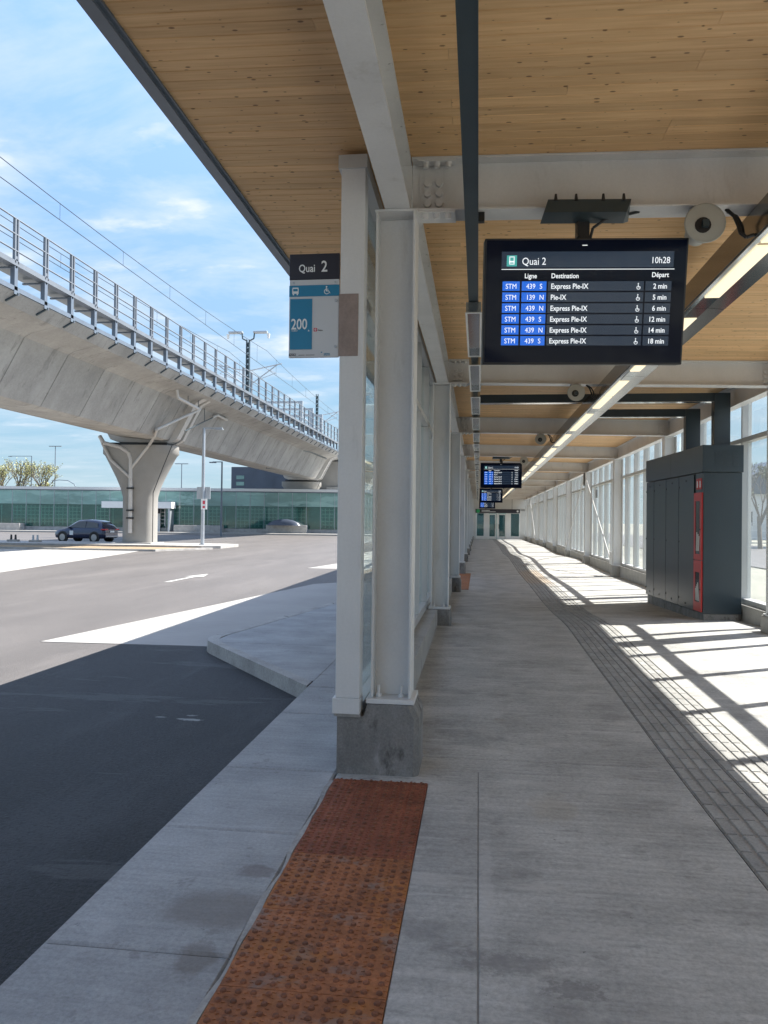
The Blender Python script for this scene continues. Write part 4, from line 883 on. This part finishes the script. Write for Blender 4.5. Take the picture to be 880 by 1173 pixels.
# duct frames over the cabinet
for X_, Y_, z0_, z1_, xl_, lab in ((3.75, 12.55, 2.752, 3.59, -.02, 'dark square duct rising from the cabinet\'s near end and crossing over the walkway'), (3.66, 13.85, 2.752, 3.53, 1.9, 'second dark square duct rising from the middle of the cabinet')):
    q = thing('duct_frame', lab, 'duct', (X_, Y_, z0_))
    MB().box(X_-.12, X_+.12, Y_-.08, Y_+.08, z0_, z1_).build('upright', M['cab'], q, bevel=.004)
    MB().box(xl_, X_-.121, Y_-.08, Y_+.08, z1_-.13, z1_).build('crossbar', M['cab'], q, bevel=.004)
    MB().box(xl_, X_-.121, Y_-.075, Y_+.075, z1_-.136, z1_-.1305).build('underside', M['stainless'], q)
# small plates on the right wall
q = MB().box(3.80, 3.815, 25.4, 25.8, 2.35, 2.62); tag(q.build('wall_plate', M['galv']), 'small grey square plate high on the glazed wall behind the brace', 'sign')

# ================================================================== viaduct
va = thing('viaduct', 'elevated concrete railway viaduct crossing behind the bus lanes', 'viaduct', (-19.9, 43.6, 0))
def girder_sec(): # outer section, near side at -15.5, (x, z)
    return [(-15.80, 8.66), (-15.47, 9.05), (-24.3, 9.05), (-24.3, 8.72), (-23.0, 8.45), (-22.75, 8.36), (-21.55, 6.5), (-21.3, 6.36), (-18.5, 6.06), (-18.22, 6.14), (-17.02, 8.28), (-16.75, 8.42)]
yj = [2.0+3.12*k for k in range(27)]+[84.9]
yj[0] = -12
for k, (a, b) in enumerate(zip(yj, yj[1:])):
    sec = girder_sec(); m = MB(); c = .025
    ins = [(x+(.07 if x < -20 else -.07)*(1 if z < 8.6 else 0), z+(.07 if z < 7 else 0)) for x, z in sec]
    m.loft([[(x, a+.004, z) for x, z in ins], [(x, a+.035, z) for x, z in sec], [(x, b-.035, z) for x, z in sec], [(x, b-.004, z) for x, z in ins]], smooth=False)
    m.build('segment', M['conc'], va)
# beyond the second pier
m = MB(); m.loft([[(x+off, y, z) for x, z in girder_sec()] for y, off in ((86.2, 0), (110, .6), (140, 2.5))], smooth=False); m.build('far_span', M['conc'], va)
# diaphragm ribs at the piers
for yc in (43.9, 85.5):
    m = MB(); sec = [(-15.9, 8.70), (-23.9, 8.70), (-23.1, 8.4), (-21.9, 6.2), (-21.5, 6.05), (-18.2, 5.95), (-17.75, 6.2), (-16.65, 8.3)]
    m.prismY([(x, z) for x, z in sec], yc-.35, yc+.2); m.prismY([(x, z) for x, z in sec], yc+.55, yc+.9)
    m.build('diaphragm_rib', M['pipe'], va)
# slab edge drip blocks
m = MB()
for k in range(52): yq_ = 24.03-1.8*18+k*1.8; m.bar((-15.72, yq_-.25, 8.72), (-15.46, yq_+.05, 9.04), .07, .05, (0, 1, 0))
m.build('edge_clips', M['dkframe'], va, kind='stuff')
# steel walkway and railing along the near edge
wk = thing('viaduct_walkway', 'galvanised maintenance walkway with guard rail along the viaduct edge', 'railing', (-15.5, 20, 9.0))
MB().box(-15.78, -15.48, -12, 84, 9.95, 10.12).build('edge_beam', M['galv2'], wk)
MB().box(-16.5, -15.79, -12, 84, 10.02, 10.06).build('grating', M['dkframe'], wk)
MB().box(-15.66, -15.5, -12, 84, 9.10, 9.26).build('lower_rail', M['fascia'], wk)
pp = MB().box(-.09, 0, -.12, -.05, -.05, 1.47).box(-.09, 0, .05, .12, -.05, 1.47).box(-.03, -.01, -.05, .05, .1, .2).mesh('post', M['galv2'])
bk = MB().box(-.16, 0, -.09, .09, -1.05, -.16).box(-.9, .0, -.05, .05, -.22, -.165).box(-.22, .03, -.14, .14, -1.12, -.98).mesh('bracket', M['fascia'])
ky = -4
yp = 24.03-1.8*18
while yp < 84:
    inst(pp, 'post', wk, (.02, yp-20, 1.08)); inst(bk, 'bracket', wk, (.0, yp-20, 1.1)); yp += 1.8
for z_ in (10.45, 11.0, 11.53): MB().cyl((-15.50, -12, z_), (-15.50, 84, z_), .028, n=6).build('rail', M['galv2'], wk)
# grooves: diagonal conduit under the deck
cn = MB().tube([(-17.35, 70.5, 8.2), (-17.30, 70.6, 8.1), (-18.3, 72.6, 6.4)], .05, 6).tube([(-17.35, 70.5, 8.2), (-16.9, 76, 8.35), (-16.9, 84, 8.35)], .09, 6).tube([(-18.3, 72.6, 6.2), (-18.6, 66, 6.03)], .05, 6)
cn.build('conduit', M['dkframe'], va)
# far noise wall / portal frames on the deck
for y0 in (69, 73.5, 78):
    q = thing('platform_screen', 'pale platform screen panel on the viaduct deck, seen end on' if y0 == 69 else 'pale platform screen panel on the deck, %s one' % ('middle' if y0 < 74 else 'farthest'), 'screen panel', (-16.8, y0, 9))
    MB().box(-16.4, -16.1, y0-.15, y0+.15, 9.05, 12.4).build('post', M['galv'], q); MB().box(-21.2, -20.9, y0-.15, y0+.15, 9.05, 12.4).build('post', M['galv'], q)
    for za_, zb2 in ((12.2, 12.4), (10.9, 11.0), (9.8, 9.9)): MB().box(-20.9, -16.4, y0-.06, y0+.06, za_, zb2).build('rail', M['galv'], q)
# piers
def pier(yc, lab, z00=-.02):
    t = thing('viaduct_pier', lab, 'pier', (-20.1, yc, 0), 0, 'viaduct piers')
    m = MB(); n = 36; rings = []
    for z, hw, hd in [(z00, .97, .80), (2.0, .97, .80), (2.75, .98, .82), (3.3, 1.14, .86), (3.9, 1.42, .92), (4.6, 1.80, .98), (5.2, 2.13, 1.02), (5.32, 2.27, 1.05), (5.80, 2.27, 1.05)]:
        r = []
        for k in range(n):
            a = 2*math.pi*k/n; ca, sa = math.cos(a), math.sin(a)
            e = 0.55 if z > 5 else 0.62
            r.append((-20.1+hw*math.copysign(abs(ca)**e, ca), yc+hd*math.copysign(abs(sa)**.8, sa), z))
        rings.append(r)
    m.loft(rings); m.build('shaft', M['pier'], t)
    MB().box(-21.9, -18.3, yc-.5, yc+.5, 5.81, 5.99).build('bearing', M['black'], t)
    MB().box(-21.2, -19.0, yc-.95, yc+.95, z00-.02, .06).build('footing', M['kerb'], t, bevel=.02)
    MB().tube([(-18.95, yc-.84, .1), (-18.95, yc-.84, 3.0), (-18.35, yc-.97, 4.4), (-17.75, yc-1.06, 5.75)], .025, 5).build('joint_groove', M['black'], t)
    return t
pier(43.9, 'flared concrete viaduct pier with drain pipes, on the traffic island')
pier(86.0, 'second flared viaduct pier rising behind the glass building')
q = thing('crosshead', 'bulky dark concrete crosshead under the far end of the viaduct deck', 'crosshead', (-16.5, 89, 5))
MB().prismY([(-19.2, 5.0), (-13.0, 5.0), (-11.6, 7.4), (-12.2, 8.35), (-17.4, 8.35)], 88.0, 91).build('beam', M['pier'], q, bevel=.08)
MB().prismY([(-19.7, 4.9), (-19.1, 4.9), (-17.3, 8.4), (-17.9, 8.4)], 87.3, 87.9).build('strut', M['pipe'], q)
MB().box(-17.5, -13.2, 87.5, 87.9, 4.9, 5.3).build('ledge', M['kerb'], q)
# drain pipes on the near pier
dp = thing('drain_pipes', 'pale branching drain pipes fixed to the front of the viaduct pier', 'pipe', (-20.1, 42.9, 0))
yq = 42.95
MB().tube([(-20.28, yq, .62), (-20.30, yq, 4.95), (-20.42, yq-.05, 5.35), (-20.93, yq-.1, 5.66), (-21.9, yq-.2, 5.9), (-22.2, yq-.1, 6.3)], .12, 10).build('stack_pipe', M['pipe'], dp)
MB().tube([(-20.3, yq, 3.85), (-21.5, yq-.1, 4.92), (-22.0, yq-.1, 5.8), (-22.2, yq-.1, 6.3)], .085, 8).build('branch_pipe', M['pipe'], dp)
MB().tube([(-20.25, yq, 4.45), (-19.16, yq-.1, 5.75), (-18.3, yq-1.3, 6.15), (-17.8, 40.8, 6.44), (-17.0, 42.5, 7.34), (-16.4, 43.7, 7.96)], .085, 8).build('branch_pipe', M['pipe'], dp)
MB().tube([(-16.4, 40.1, 8.6), (-16.4, 40.3, 8.12), (-16.4, 43.4, 7.97)], .09, 8).build('hung_pipe', M['pipe'], dp)
for xx_, yy_, z0_ in ((-16.4, 41.8, 8.05), (-16.4, 43.4, 7.97), (-16.9, 45.8, 7.5), (-16.9, 49.5, 8.2)): MB().cyl((xx_, yy_, z0_), (xx_, yy_, 8.46), .02, n=5).build('hanger_rod', M['dkframe'], dp)
MB().tube([(-16.9, yq-.3, 6.57), (-16.9, yq+2.9, 7.54), (-16.9, yq+4.6, 8.05)], .035, 6).build('hung_rod', M['dkframe'], dp)
MB().tube([(-16.9, yq+4.3, 7.98), (-16.9, yq+5.2, 8.24), (-16.9, yq+6.4, 8.2), (-16.9, yq+7.1, 8.18)], .08, 8).build('hung_pipe', M['pipe'], dp)
for zz in (3.2, 1.9, 1.45): MB().box(-20.48, -20.12, yq-.14, yq+.1, zz, zz+.10).build('pipe_clamp', M['black'], dp)
# catenary
for X_, zw in ((-18.2, 14.45), (-21.6, 14.45)):
    m = MB()
    span = 30
    for s in range(-1, 2):
        ya = 4.3+60*s; yb = ya+60
        pts = [(X_, ya+(yb-ya)*k/20, zw+.70+.85*((k/10-1)**2)) for k in range(21)]
        m.tube(pts, .022, 4)
        for k in range(1, 20, 2): m.tube([(X_, pts[k][1], zw), pts[k]], .010, 3)
    m.tube([(X_, -26, zw), (X_, 124, zw)], .022, 4)
    tag(m.build('catenary_wire', M['dkframe']), 'overhead catenary wires over the %s railway track' % ('near' if X_ > -20 else 'far'), 'overhead wire')
def mast(yc, lab, lights=True):
    q = thing('catenary_mast', lab, 'mast', (-19.9, yc, 9), 0, 'masts on the viaduct')
    m = MB().box(-20.05, -19.98, yc-.15, yc+.15, 9.05, 17.0).box(-19.82, -19.75, yc-.15, yc+.15, 9.05, 17.0)
    for k in range(16): m.bar((-19.98, yc, 9.2+k*.48), (-19.82, yc, 9.55+k*.48), .2, .06, (0, 1, 0))
    m.build('pole', M['dkframe'], q)
    for s in (1, -1):
        a = MB().tube([(-19.9+s*.1, yc, 14.3), (-19.9+s*3.0, yc, 14.9)], .05, 6).tube([(-19.9+s*.1, yc, 13.0), (-19.9+s*2.6, yc, 14.8)], .05, 6).tube([(-19.9+s*.7, yc, 13.45), (-19.9+s*2.5, yc, 14.1), (-19.9+s*1.7, yc, 14.45)], .03, 5)
        a.build('cantilever', M['galv'], q)
        if lights:
            MB().tube([(-19.9+s*.1, yc, 16.9), (-19.9+s*.5, yc, 17.1), (-19.9+s*.55, yc, 17.6)], .06, 6).build('lamp_arm', M['dkframe'], q)
            MB().box(-19.9+s*1.1-.62, -19.9+s*1.1+.62, yc-.25, yc+.25, 17.55, 17.72).build('lamp_head', M['galv'], q, bevel=.05)
            MB().cyl((-19.9+s*1.8, yc, 17.5), (-19.9+s*1.8, yc, 17.1), .14, .08, n=10).build('camera_dome', M['white'], q)
mast(64.3, 'lattice mast with twin lamp heads standing on the viaduct')
mast(93.0, 'plain catenary mast farther along the viaduct', False)

# ================================================================== traffic island across the road
isl = struct(MB().prism([(-70, 41), (-15.2, 41), (-14.3, 41.6), (-14.3, 44.8), (-15.2, 45.4), (-70, 45.4)], -.16, -.0).build('traffic_island', M['kerb']))
m = MB(); m.prism([(-70, 36.9), (-16.2, 36.9), (-14.6, 40.2), (-15.0, 40.98), (-70, 40.98)], -.155, -.10); struct(m.build('verge', M['dirt']))
m = MB(); m.prism([(-70, 36.72), (-16.0, 36.72), (-14.3, 40.3), (-14.5, 40.3), (-16.2, 36.9), (-70, 36.9)], -.155, -.05); struct(m.build('island_kerb', M['kerb']))
struct(MB().prism([(-90, 74.0), (-54, 75.5), (-3, 79.6), (-3, 84), (-90, 84)], -.16, 0.0).build('pavement', M['pad']))
# small items
for i, (x, y) in enumerate([(-27.9, 43.4), (-26.3, 43.1)]):
    q = thing('anchor_stub', ['dark anchor stub at the left edge of the traffic island', 'pair of grey anchor stubs left of the parked car'][i], 'post base', (x, y, 0))
    MB().box(x-.3, x+.3, y-.2, y+.2, 0, .12).build('footing', M['kerb'], q)
    for s in (-.14, .14): MB().cyl((x+s, y, .12), (x+s, y, .42), .07, .05, n=8).build('stub', M['black'] if i == 0 else M['galv'], q)
# road arrows
def arrow(cx, cy, L, wd, lab):
    m = MB(); z = -.140
    m.add([(cx-.07, cy, z), (cx+.07, cy, z), (cx+.07, cy+L*.62, z), (cx-.07, cy+L*.62, z)], [(0, 1, 2, 3)])
    m.add([(cx-wd, cy+L*.62, z), (cx+wd, cy+L*.62, z), (cx, cy+L, z)], [(0, 1, 2)])
    o = m.build('road_arrow', M['paint']); struct(o)
arrow(-8.1, 19.3, 3.2, .28, '')

# lamp posts and poles
q = thing('street_lamp', 'grey lamp post with short arm and small sign on the traffic island beside the pier', 'lamp post', (-15.85, 42.9, 0))
MB().cyl((-15.85, 42.9, 0), (-15.85, 42.9, 6.75), .11, .085, n=12).build('pole', M['galv'], q)
MB().box(-15.9, -14.75, 42.86, 42.96, 6.70, 6.80).build('arm', M['galv'], q)
MB().box(-15.15, -14.7, 42.80, 43.02, 6.66, 6.72).build('lamp_head', M['galv'], q)
MB().box(-16.25, -15.45, 42.95, 43.02, 2.65, 3.35).build('back_of_sign', M['galv'], q)
MB().box(-15.9, -15.55, 42.72, 42.75, 2.05, 2.66).build('plate', M['signwhite'], q)
MB().box(-15.8, -15.66, 42.715, 42.72, 2.35, 2.55).box(-15.8, -15.66, 42.715, 42.72, 2.12, 2.25).build('red_mark', M['pinkred'], q)
MB().box(-16.0, -15.7, 42.75, 43.05, -.0, .05).build('base_plate', M['galv'], q)
def pole(x, y, h, arm, lab, mat='fascia', curve=False):
    q = thing('street_lamp', lab, 'lamp post', (x, y, -.1)); MB().cyl((x, y, -.15), (x, y, h), .11, .07, n=8).build('pole', M[mat], q)
    if curve: MB().tube([(x, y, h), (x-.5, y, h+.9), (x-1.6, y, h+1.5), (x-3.2, y, h+1.6), (x-4.4, y, h+1.4)], .06, 6).build('arm', M[mat], q)
    elif arm == 0: MB().box(x-1.2, x+1.2, y-.15, y+.15, h, h+.12).build('lamp_head', M[mat], q)
    else:
        MB().box(min(x, x+arm), max(x, x+arm), y-.06, y+.06, h-.08, h).build('arm', M[mat], q)
        MB().box(x+arm-.3, x+arm+.3, y-.15, y+.15, h-.14, h-.04).build('lamp_head', M[mat], q)
pole(-24.05, 70, 6.9, -.9, 'dark thin lamp post before the glass building, right of the island lamp')
pole(-77.2, 125, 12.0, -4, 'far lamp post with one arm at the left among the trees')
pole(-77.5, 133, 14.4, 0, 'far double headed lamp post left of the pier')
pole(-66, 120, 6.0, 0, 'far curved lamp post rising over the roof left of the pier', curve=True)
pole(-52, 130, 11.0, 0, 'far double headed lamp post just right of the pier')
pole(-42.5, 133, 8.6, 0, 'far small double headed lamp post left of the dark tower')
pole(-31, 120, 6.6, 1, 'far lamp post beside the dark blue building')

# ================================================================== glass building
bl = thing('glass_building', 'long low terminal building clad in teal glass beyond the road', 'building', (-34, 81.4, 0))
A0 = Vector((-84.0, 76.3, 0)); B0 = Vector((-4.0, 84.6, 0)); dr = (B0-A0).normalized(); nr = Vector((dr.y, -dr.x, 0)); LT = (B0-A0).length
def bp(s, n, z): p = A0+dr*s+nr*n; return (p.x, p.y, z)
def bbox(mb, s0, s1, n0, n1, z0, z1): mb.hexa([bp(s0, n1, z0), bp(s1, n1, z0), bp(s1, n0, z0), bp(s0, n0, z0)], [bp(s0, n1, z1), bp(s1, n1, z1), bp(s1, n0, z1), bp(s0, n0, z1)]); return mb
bbox(MB(), 0, LT, -9, -1.3, -.1, 4.5).build('inner_wall', M['inner'], bl)
bbox(MB(), 0, LT, -9.2, .12, 4.55, 4.85).build('roof_edge', M['endwall'], bl)
bbox(MB(), 0, LT, -1.3, .06, -.1, .42).build('base_wall', M['kerb'], bl)
bbox(MB(), 0, LT, -1.29, 0, 4.45, 4.54).build('head', M['fascia'], bl)
pw = 1.56; k = 0; s = 0
mul = MB(); sh_ = MB()
while s < LT-pw:
    d_ = 84.0+ (bp(s, 0, 0)[0])-84.0
    x_ = bp(s+pw/2, 0, 0)[0]
    bbox(MB(), s+.02, s+pw-.02, -.03, 0, 2.92, 4.44).build('spandrel_pane', M['spandrel'], bl)
    if not (-36.6 < x_ < -33.6):
        bbox(MB(), s+.02, s+pw-.02, -.03, -.005, .43, 2.90).build('pane', M['teal_glass'], bl)
    bbox(mul, s-.02, s+.02, -.05, .035, .42, 4.44)
    if k % 8 in (0, 1, 3, 5, 6, 7):
        for zz in (.9, 1.3, 1.7, 2.1, 2.5): bbox(sh_, s+.1, s+pw-.1, -.12, -.07, zz, zz+.06)
        for j in (0.1, .5, .95, 1.4): bbox(sh_, s+j, s+j+.06, -.069, -.04, .6, 2.75)
    elif k % 8 == 4: bbox(sh_, s+.3, s+.38, -.12, -.07, .5, 2.8)
    s += pw; k += 1
mul.build('mullions', M['galv'], bl, kind='stuff'); sh_.build('interior_shelving', M['white'], bl, kind='stuff')
# entrance of the building
en = thing('building_entrance', 'white framed entrance with canopy in the glass building behind the pier', 'entrance', (-36, 80, 0))
sx = lambda x: (x-A0.x)/dr.x
bbox(MB(), sx(-40.8), sx(-33.2), .1, 1.8, 2.55, 3.25).build('canopy', M['white'], en)
bbox(MB(), sx(-37.2), sx(-36.95), .1, 1.7, 0, 2.55).build('post', M['galv'], en); bbox(MB(), sx(-33.6), sx(-33.4), .1, 1.7, 0, 2.55).build('post', M['galv'], en)
bbox(MB(), sx(-37.0), sx(-34.9), .1, .25, 0, 2.2).build('door_surround', M['white'], en)
bbox(MB(), sx(-36.6), sx(-36.0), .26, .30, .15, 1.9).build('door', M['doorglass'], en)
bbox(MB(), sx(-37.0), sx(-34.9), .26, .34, 2.0, 2.5).build('sign_board', M['ink'], en); bbox(MB(), sx(-35.5), sx(-35.2), .35, .37, 2.15, 2.35).build('sign_mark', M['signwhite'], en)
for x0, x1, lab in ((-54.5, -49.8, 'grey planter wall at the far left before the glass building'), (-33.0, -27.8, 'grey bench wall right of the building entrance'), (-23.0, -18.6, 'sloping grey planter box before the glass building')):
    q = MB(); h = .9 if x0 > -24 else .75
    bbox(q, sx(x0), sx(x1), .4, 1.6, 0, h); tag(q.build('planter', M['kerb'], bevel=.03), lab, 'planter')
q = MB(); n = 12
for r_, z_ in ((1, 0), ): pass
rings = [[(-20.8+1.9*rr*math.cos(2*math.pi*a/n), 80.9+.45*rr*math.sin(2*math.pi*a/n), zz) for a in range(n)] for rr, zz in ((1, .85), (.85, 1.15), (.55, 1.4), (.2, 1.52))]
q.loft(rings); tag(q.build('mulch_mound', M['darkb']), 'low dark mound rising above the sloping planter box', 'shrub')
# dark building beyond
t = thing('dark_building', 'dark blue clad building beyond the glass terminal under the viaduct', 'building', (-33, 112, 0))
MB().box(-37.0, -17, 112, 124, -.2, 9.3).build('wall', M['darkb'], t)
MB().box(-30.0, -17, 111, 112, -.2, 7.6).build('annex_wall', M['darkb'], t)
for b in range(4): MB().box(-36.2, -35.0, 111.93, 111.99, 4.6+b*.95, 5.15+b*.95).build('window', M['spandrel'], t)
# right outside: house and fence
t = thing('house', 'small grey house with a pitched roof seen through the near right window', 'house', (34, 96, 0))
MB().box(28, 40, 92, 102, -.2, 5).build('wall', M['endwall'], t); MB().prismY([(27.3, 5.0), (40.7, 5.0), (34, 9.0)], 91.6, 102.4).build('roof', M['darkb'], t)
for a in range(3): MB().box(29.5+a*3.6, 31+a*3.6, 91.93, 91.99, 1.4, 3.0).build('window', M['carg'], t)
t = thing('boundary_fence', 'wire fence along the verge outside the right glazed wall', 'fence', (23, 60, 0))
for k in range(22): MB().cyl((23.5, 6+k*4, -.2), (23.5, 6+k*4, 1.7), .04, n=6).build('post', M['galv'], t)
for zz in (.4, 1.0, 1.65): MB().cyl((23.5, 6, zz), (23.5, 90, zz), .02, n=4).build('rail', M['galv'], t)

# ================================================================== trees
def tree(x, y, h, rad, leafm, nleaf, lab, seed, zb=-.15, spread=1.0, ls=.16, th=.5):
    rnd = random.Random(seed); t = thing('tree', lab, 'tree', (x, y, zb))
    tr = MB(); top = h*.9; base = Vector((x, y, zb)); tips = []
    tr.cyl(base, base+Vector((rnd.uniform(-.2, .2), 0, h*.3)), .022*h, .016*h, n=7, caps=False)
    def limb(p, d, ln, r, dep):
        q = p+d*ln; tr.cyl(p, q, r, r*.6, n=5, caps=False)
        if dep == 0 or ln < .5: tips.append((p, q)); return
        for _ in range(3 if dep > 1 else 2):
            nd = (d+Vector((rnd.uniform(-.55, .55), rnd.uniform(-.55, .55), rnd.uniform(-.1, .35)))).normalized(); limb(q, nd, ln*rnd.uniform(.6, .85), r*.6, dep-1)
        tips.append((p, q))
    for k in range(6):
        a = rnd.uniform(0, 6.28); st = base+Vector((0, 0, h*rnd.uniform(.2, .32)))
        limb(st, Vector((math.cos(a)*.38*spread, math.sin(a)*.38*spread, 1)).normalized(), h*.22, .009*h, 3)
    tr.build('trunk', M['bark'], t)
    lf = MB()
    for _ in range(nleaf):
        p, q = rnd.choice(tips); c = p+(q-p)*rnd.uniform(.2, 1.1)+Vector((rnd.gauss(0, .18), rnd.gauss(0, .18), rnd.gauss(0, .2)))*rad*.25
        a = Vector((rnd.uniform(-1, 1), rnd.uniform(-1, 1), rnd.uniform(-1, 1))).normalized(); b = a.cross(Vector((rnd.uniform(-1, 1), rnd.uniform(-1, 1), rnd.uniform(-1, 1)))).normalized()
        s_ = ls*rnd.uniform(.6, 1.5); lf.add([c-a*s_-b*s_*.5, c+a*s_-b*s_*.5, c+a*s_+b*s_*.5, c-a*s_+b*s_*.5], [(0, 1, 2, 3)])
    lf.build('crown', leafm, t)
    return t
tree(-85.2, 128, 13.0, 3, M['leaf'], 1300, 'sparse spring tree at the far left edge of the picture', 3, ls=.085, spread=.32)
tree(-80.6, 127, 13.6, 3, M['leaf'], 1300, 'taller sparse spring tree left of the far one-armed lamp post', 4, ls=.085, spread=.32)
tree(-75.9, 126, 12.8, 3, M['leaf'], 1300, 'sparse yellow-green spring tree between two far lamp posts', 5, ls=.085, spread=.32)
tree(-79.3, 131, 9.5, 2, M['leaf'], 800, 'small yellowish bush tree low between the far trees', 6, spread=.9, ls=.12)
tree(19.4, 56, 7.5, 2.0, M['leaf2'], 500, 'thin bare spring tree seen through the near right window', 8, ls=.05)
tree(26, 62, 10, 3, M['leaf2'], 2500, 'green tree beyond the fence outside the right glazed wall', 9, ls=.14)
tree(30, 78, 9, 3, M['leaf2'], 2500, 'dark green tree beside the small grey house', 10, ls=.14)
for k in range(8):
    tree(40+k*9-(k % 2)*5, 140+(k % 3)*12, 9+(k % 4), 3, M['leaf2'], 1500, 'distant green tree of the belt behind the right wall, %s from the left' % ordw(k), 20+k, ls=.3)

# ================================================================== car
def car():
    t = thing('parked_car', 'dark blue compact SUV with a white door decal parked behind the traffic island', 'car', (-26.25, 49.0, -.15), R(172))
    t.scale = (.92, .92, .95)
    # local: x forward, y left, z up ; length 4.3
    Wd = .91
    st = [  # x, half width, z low, z belt, z roof, roof half width
        (-2.15, .74, .42, .86, .90, .62), (-2.08, .84, .32, .93, 1.02, .66), (-1.90, .89, .27, .97, 1.22, .64), (-1.62, .91, .26, 1.0, 1.45, .60), (-1.2, .91, .26, .99, 1.54, .61), (-.5, .91, .26, .97, 1.58, .62),
        (.15, .91, .26, .95, 1.55, .61), (.55, .91, .26, .94, 1.38, .60), (1.0, .90, .26, .93, 1.06, .70), (1.15, .90, .26, .92, .96, .78), (1.65, .87, .27, .84, .88, .70), (2.0, .80, .30, .74, .77, .62), (2.15, .66, .36, .62, .65, .5)]
    rings = []
    for x, w_, zl, zb_, zr, rw in st:
        rings.append([(x, -w_*.92, zl), (x, -w_, zl+.12), (x, -w_, (zl+zb_)/2), (x, -w_*.97, zb_), (x, -rw*1.06, zb_+(zr-zb_)*.82), (x, -rw*.85, zr), (x, 0, zr+.015),
                      (x, rw*.85, zr), (x, rw*1.06, zb_+(zr-zb_)*.82), (x, w_*.97, zb_), (x, w_, (zl+zb_)/2), (x, w_, zl+.12), (x, w_*.92, zl)])
    MB().loft(rings).build('body', M['carp'], t, local=True)
    # windows, a shade proud of the body, on both sides
    for sgn in (1, -1):
        for pts in ([(-1.5, .99, 1.36), (-.62, 1.00, 1.46), (-.62, 1.0, 1.0), (-1.62, 1.03, 1.03)], [(-.55, 0, 1.46), (.12, 0, 1.43), (.80, 0, 1.03), (-.55, 0, 1.0)]):
            vs = []
            for (x, _, z) in pts:
                f = min(1, max(0, (z-.97)/.55)); yy = (.895*(1-f)+.655*f)+.012; vs.append((x, sgn*yy, z))
            m = MB(); m.add(vs+[(x, y-sgn*.03, z) for x, y, z in vs], [(0, 1, 2, 3), (7, 6, 5, 4), (0, 4, 5, 1), (1, 5, 6, 2), (2, 6, 7, 3), (3, 7, 4, 0)]); m.build('window', M['carg'], t, local=True)
    m = MB(); m.add([(-2.085, -.60, 1.02), (-2.085, .60, 1.02), (-1.70, .55, 1.42), (-1.70, -.55, 1.42), (-2.05, -.6, 1.0), (-2.05, .6, 1.0), (-1.66, .55, 1.38), (-1.66, -.55, 1.38)], [(0, 1, 2, 3), (7, 6, 5, 4), (0, 4, 5, 1), (1, 5, 6, 2), (2, 6, 7, 3), (3, 7, 4, 0)]); m.build('rear_window', M['carg'], t, local=True)
    for sgn in (1, -1):
        MB().box(-2.17, -1.86, min(sgn*.45, sgn*.915), max(sgn*.45, sgn*.915), .86, .95).build('tail_light', M['tail'], t, local=True, bevel=.02)
        for x in (-1.32, 1.32):
            w_ = MB().cyl((x, sgn*.70, .34), (x, sgn*.925, .34), .345, n=24).build('wheel', M['tyre'], t, local=True)
            r_ = MB().cyl((x, sgn*.92, .34), (x, sgn*.935, .34), .235, n=16); r_.build('rim', M['rim'], w_, local=True)
            MB().cyl((x, sgn*.86, .36), (x, sgn*.918, .36), .41, n=24).build('wheel_arch', M['black'], t, local=True)
    MB().box(-2.20, -2.08, -.24, .24, .70, .82).build('number_plate', M['signwhite'], t, local=True)
    MB().box(-2.22, -2.0, -.72, .72, .36, .47).build('rear_bumper', M['rim'], t, local=True, bevel=.03)
    MB().box(.42, .72, .905, .92, .50, .80).build('door_decal', M['signwhite'], t, local=True)
    MB().box(.65, .78, .90, 1.06, .95, 1.07).build('mirror', M['carp'], t, local=True, bevel=.02)
    return t
car()
for o in bpy.data.objects:
    if '_o' in o: del o['_o']
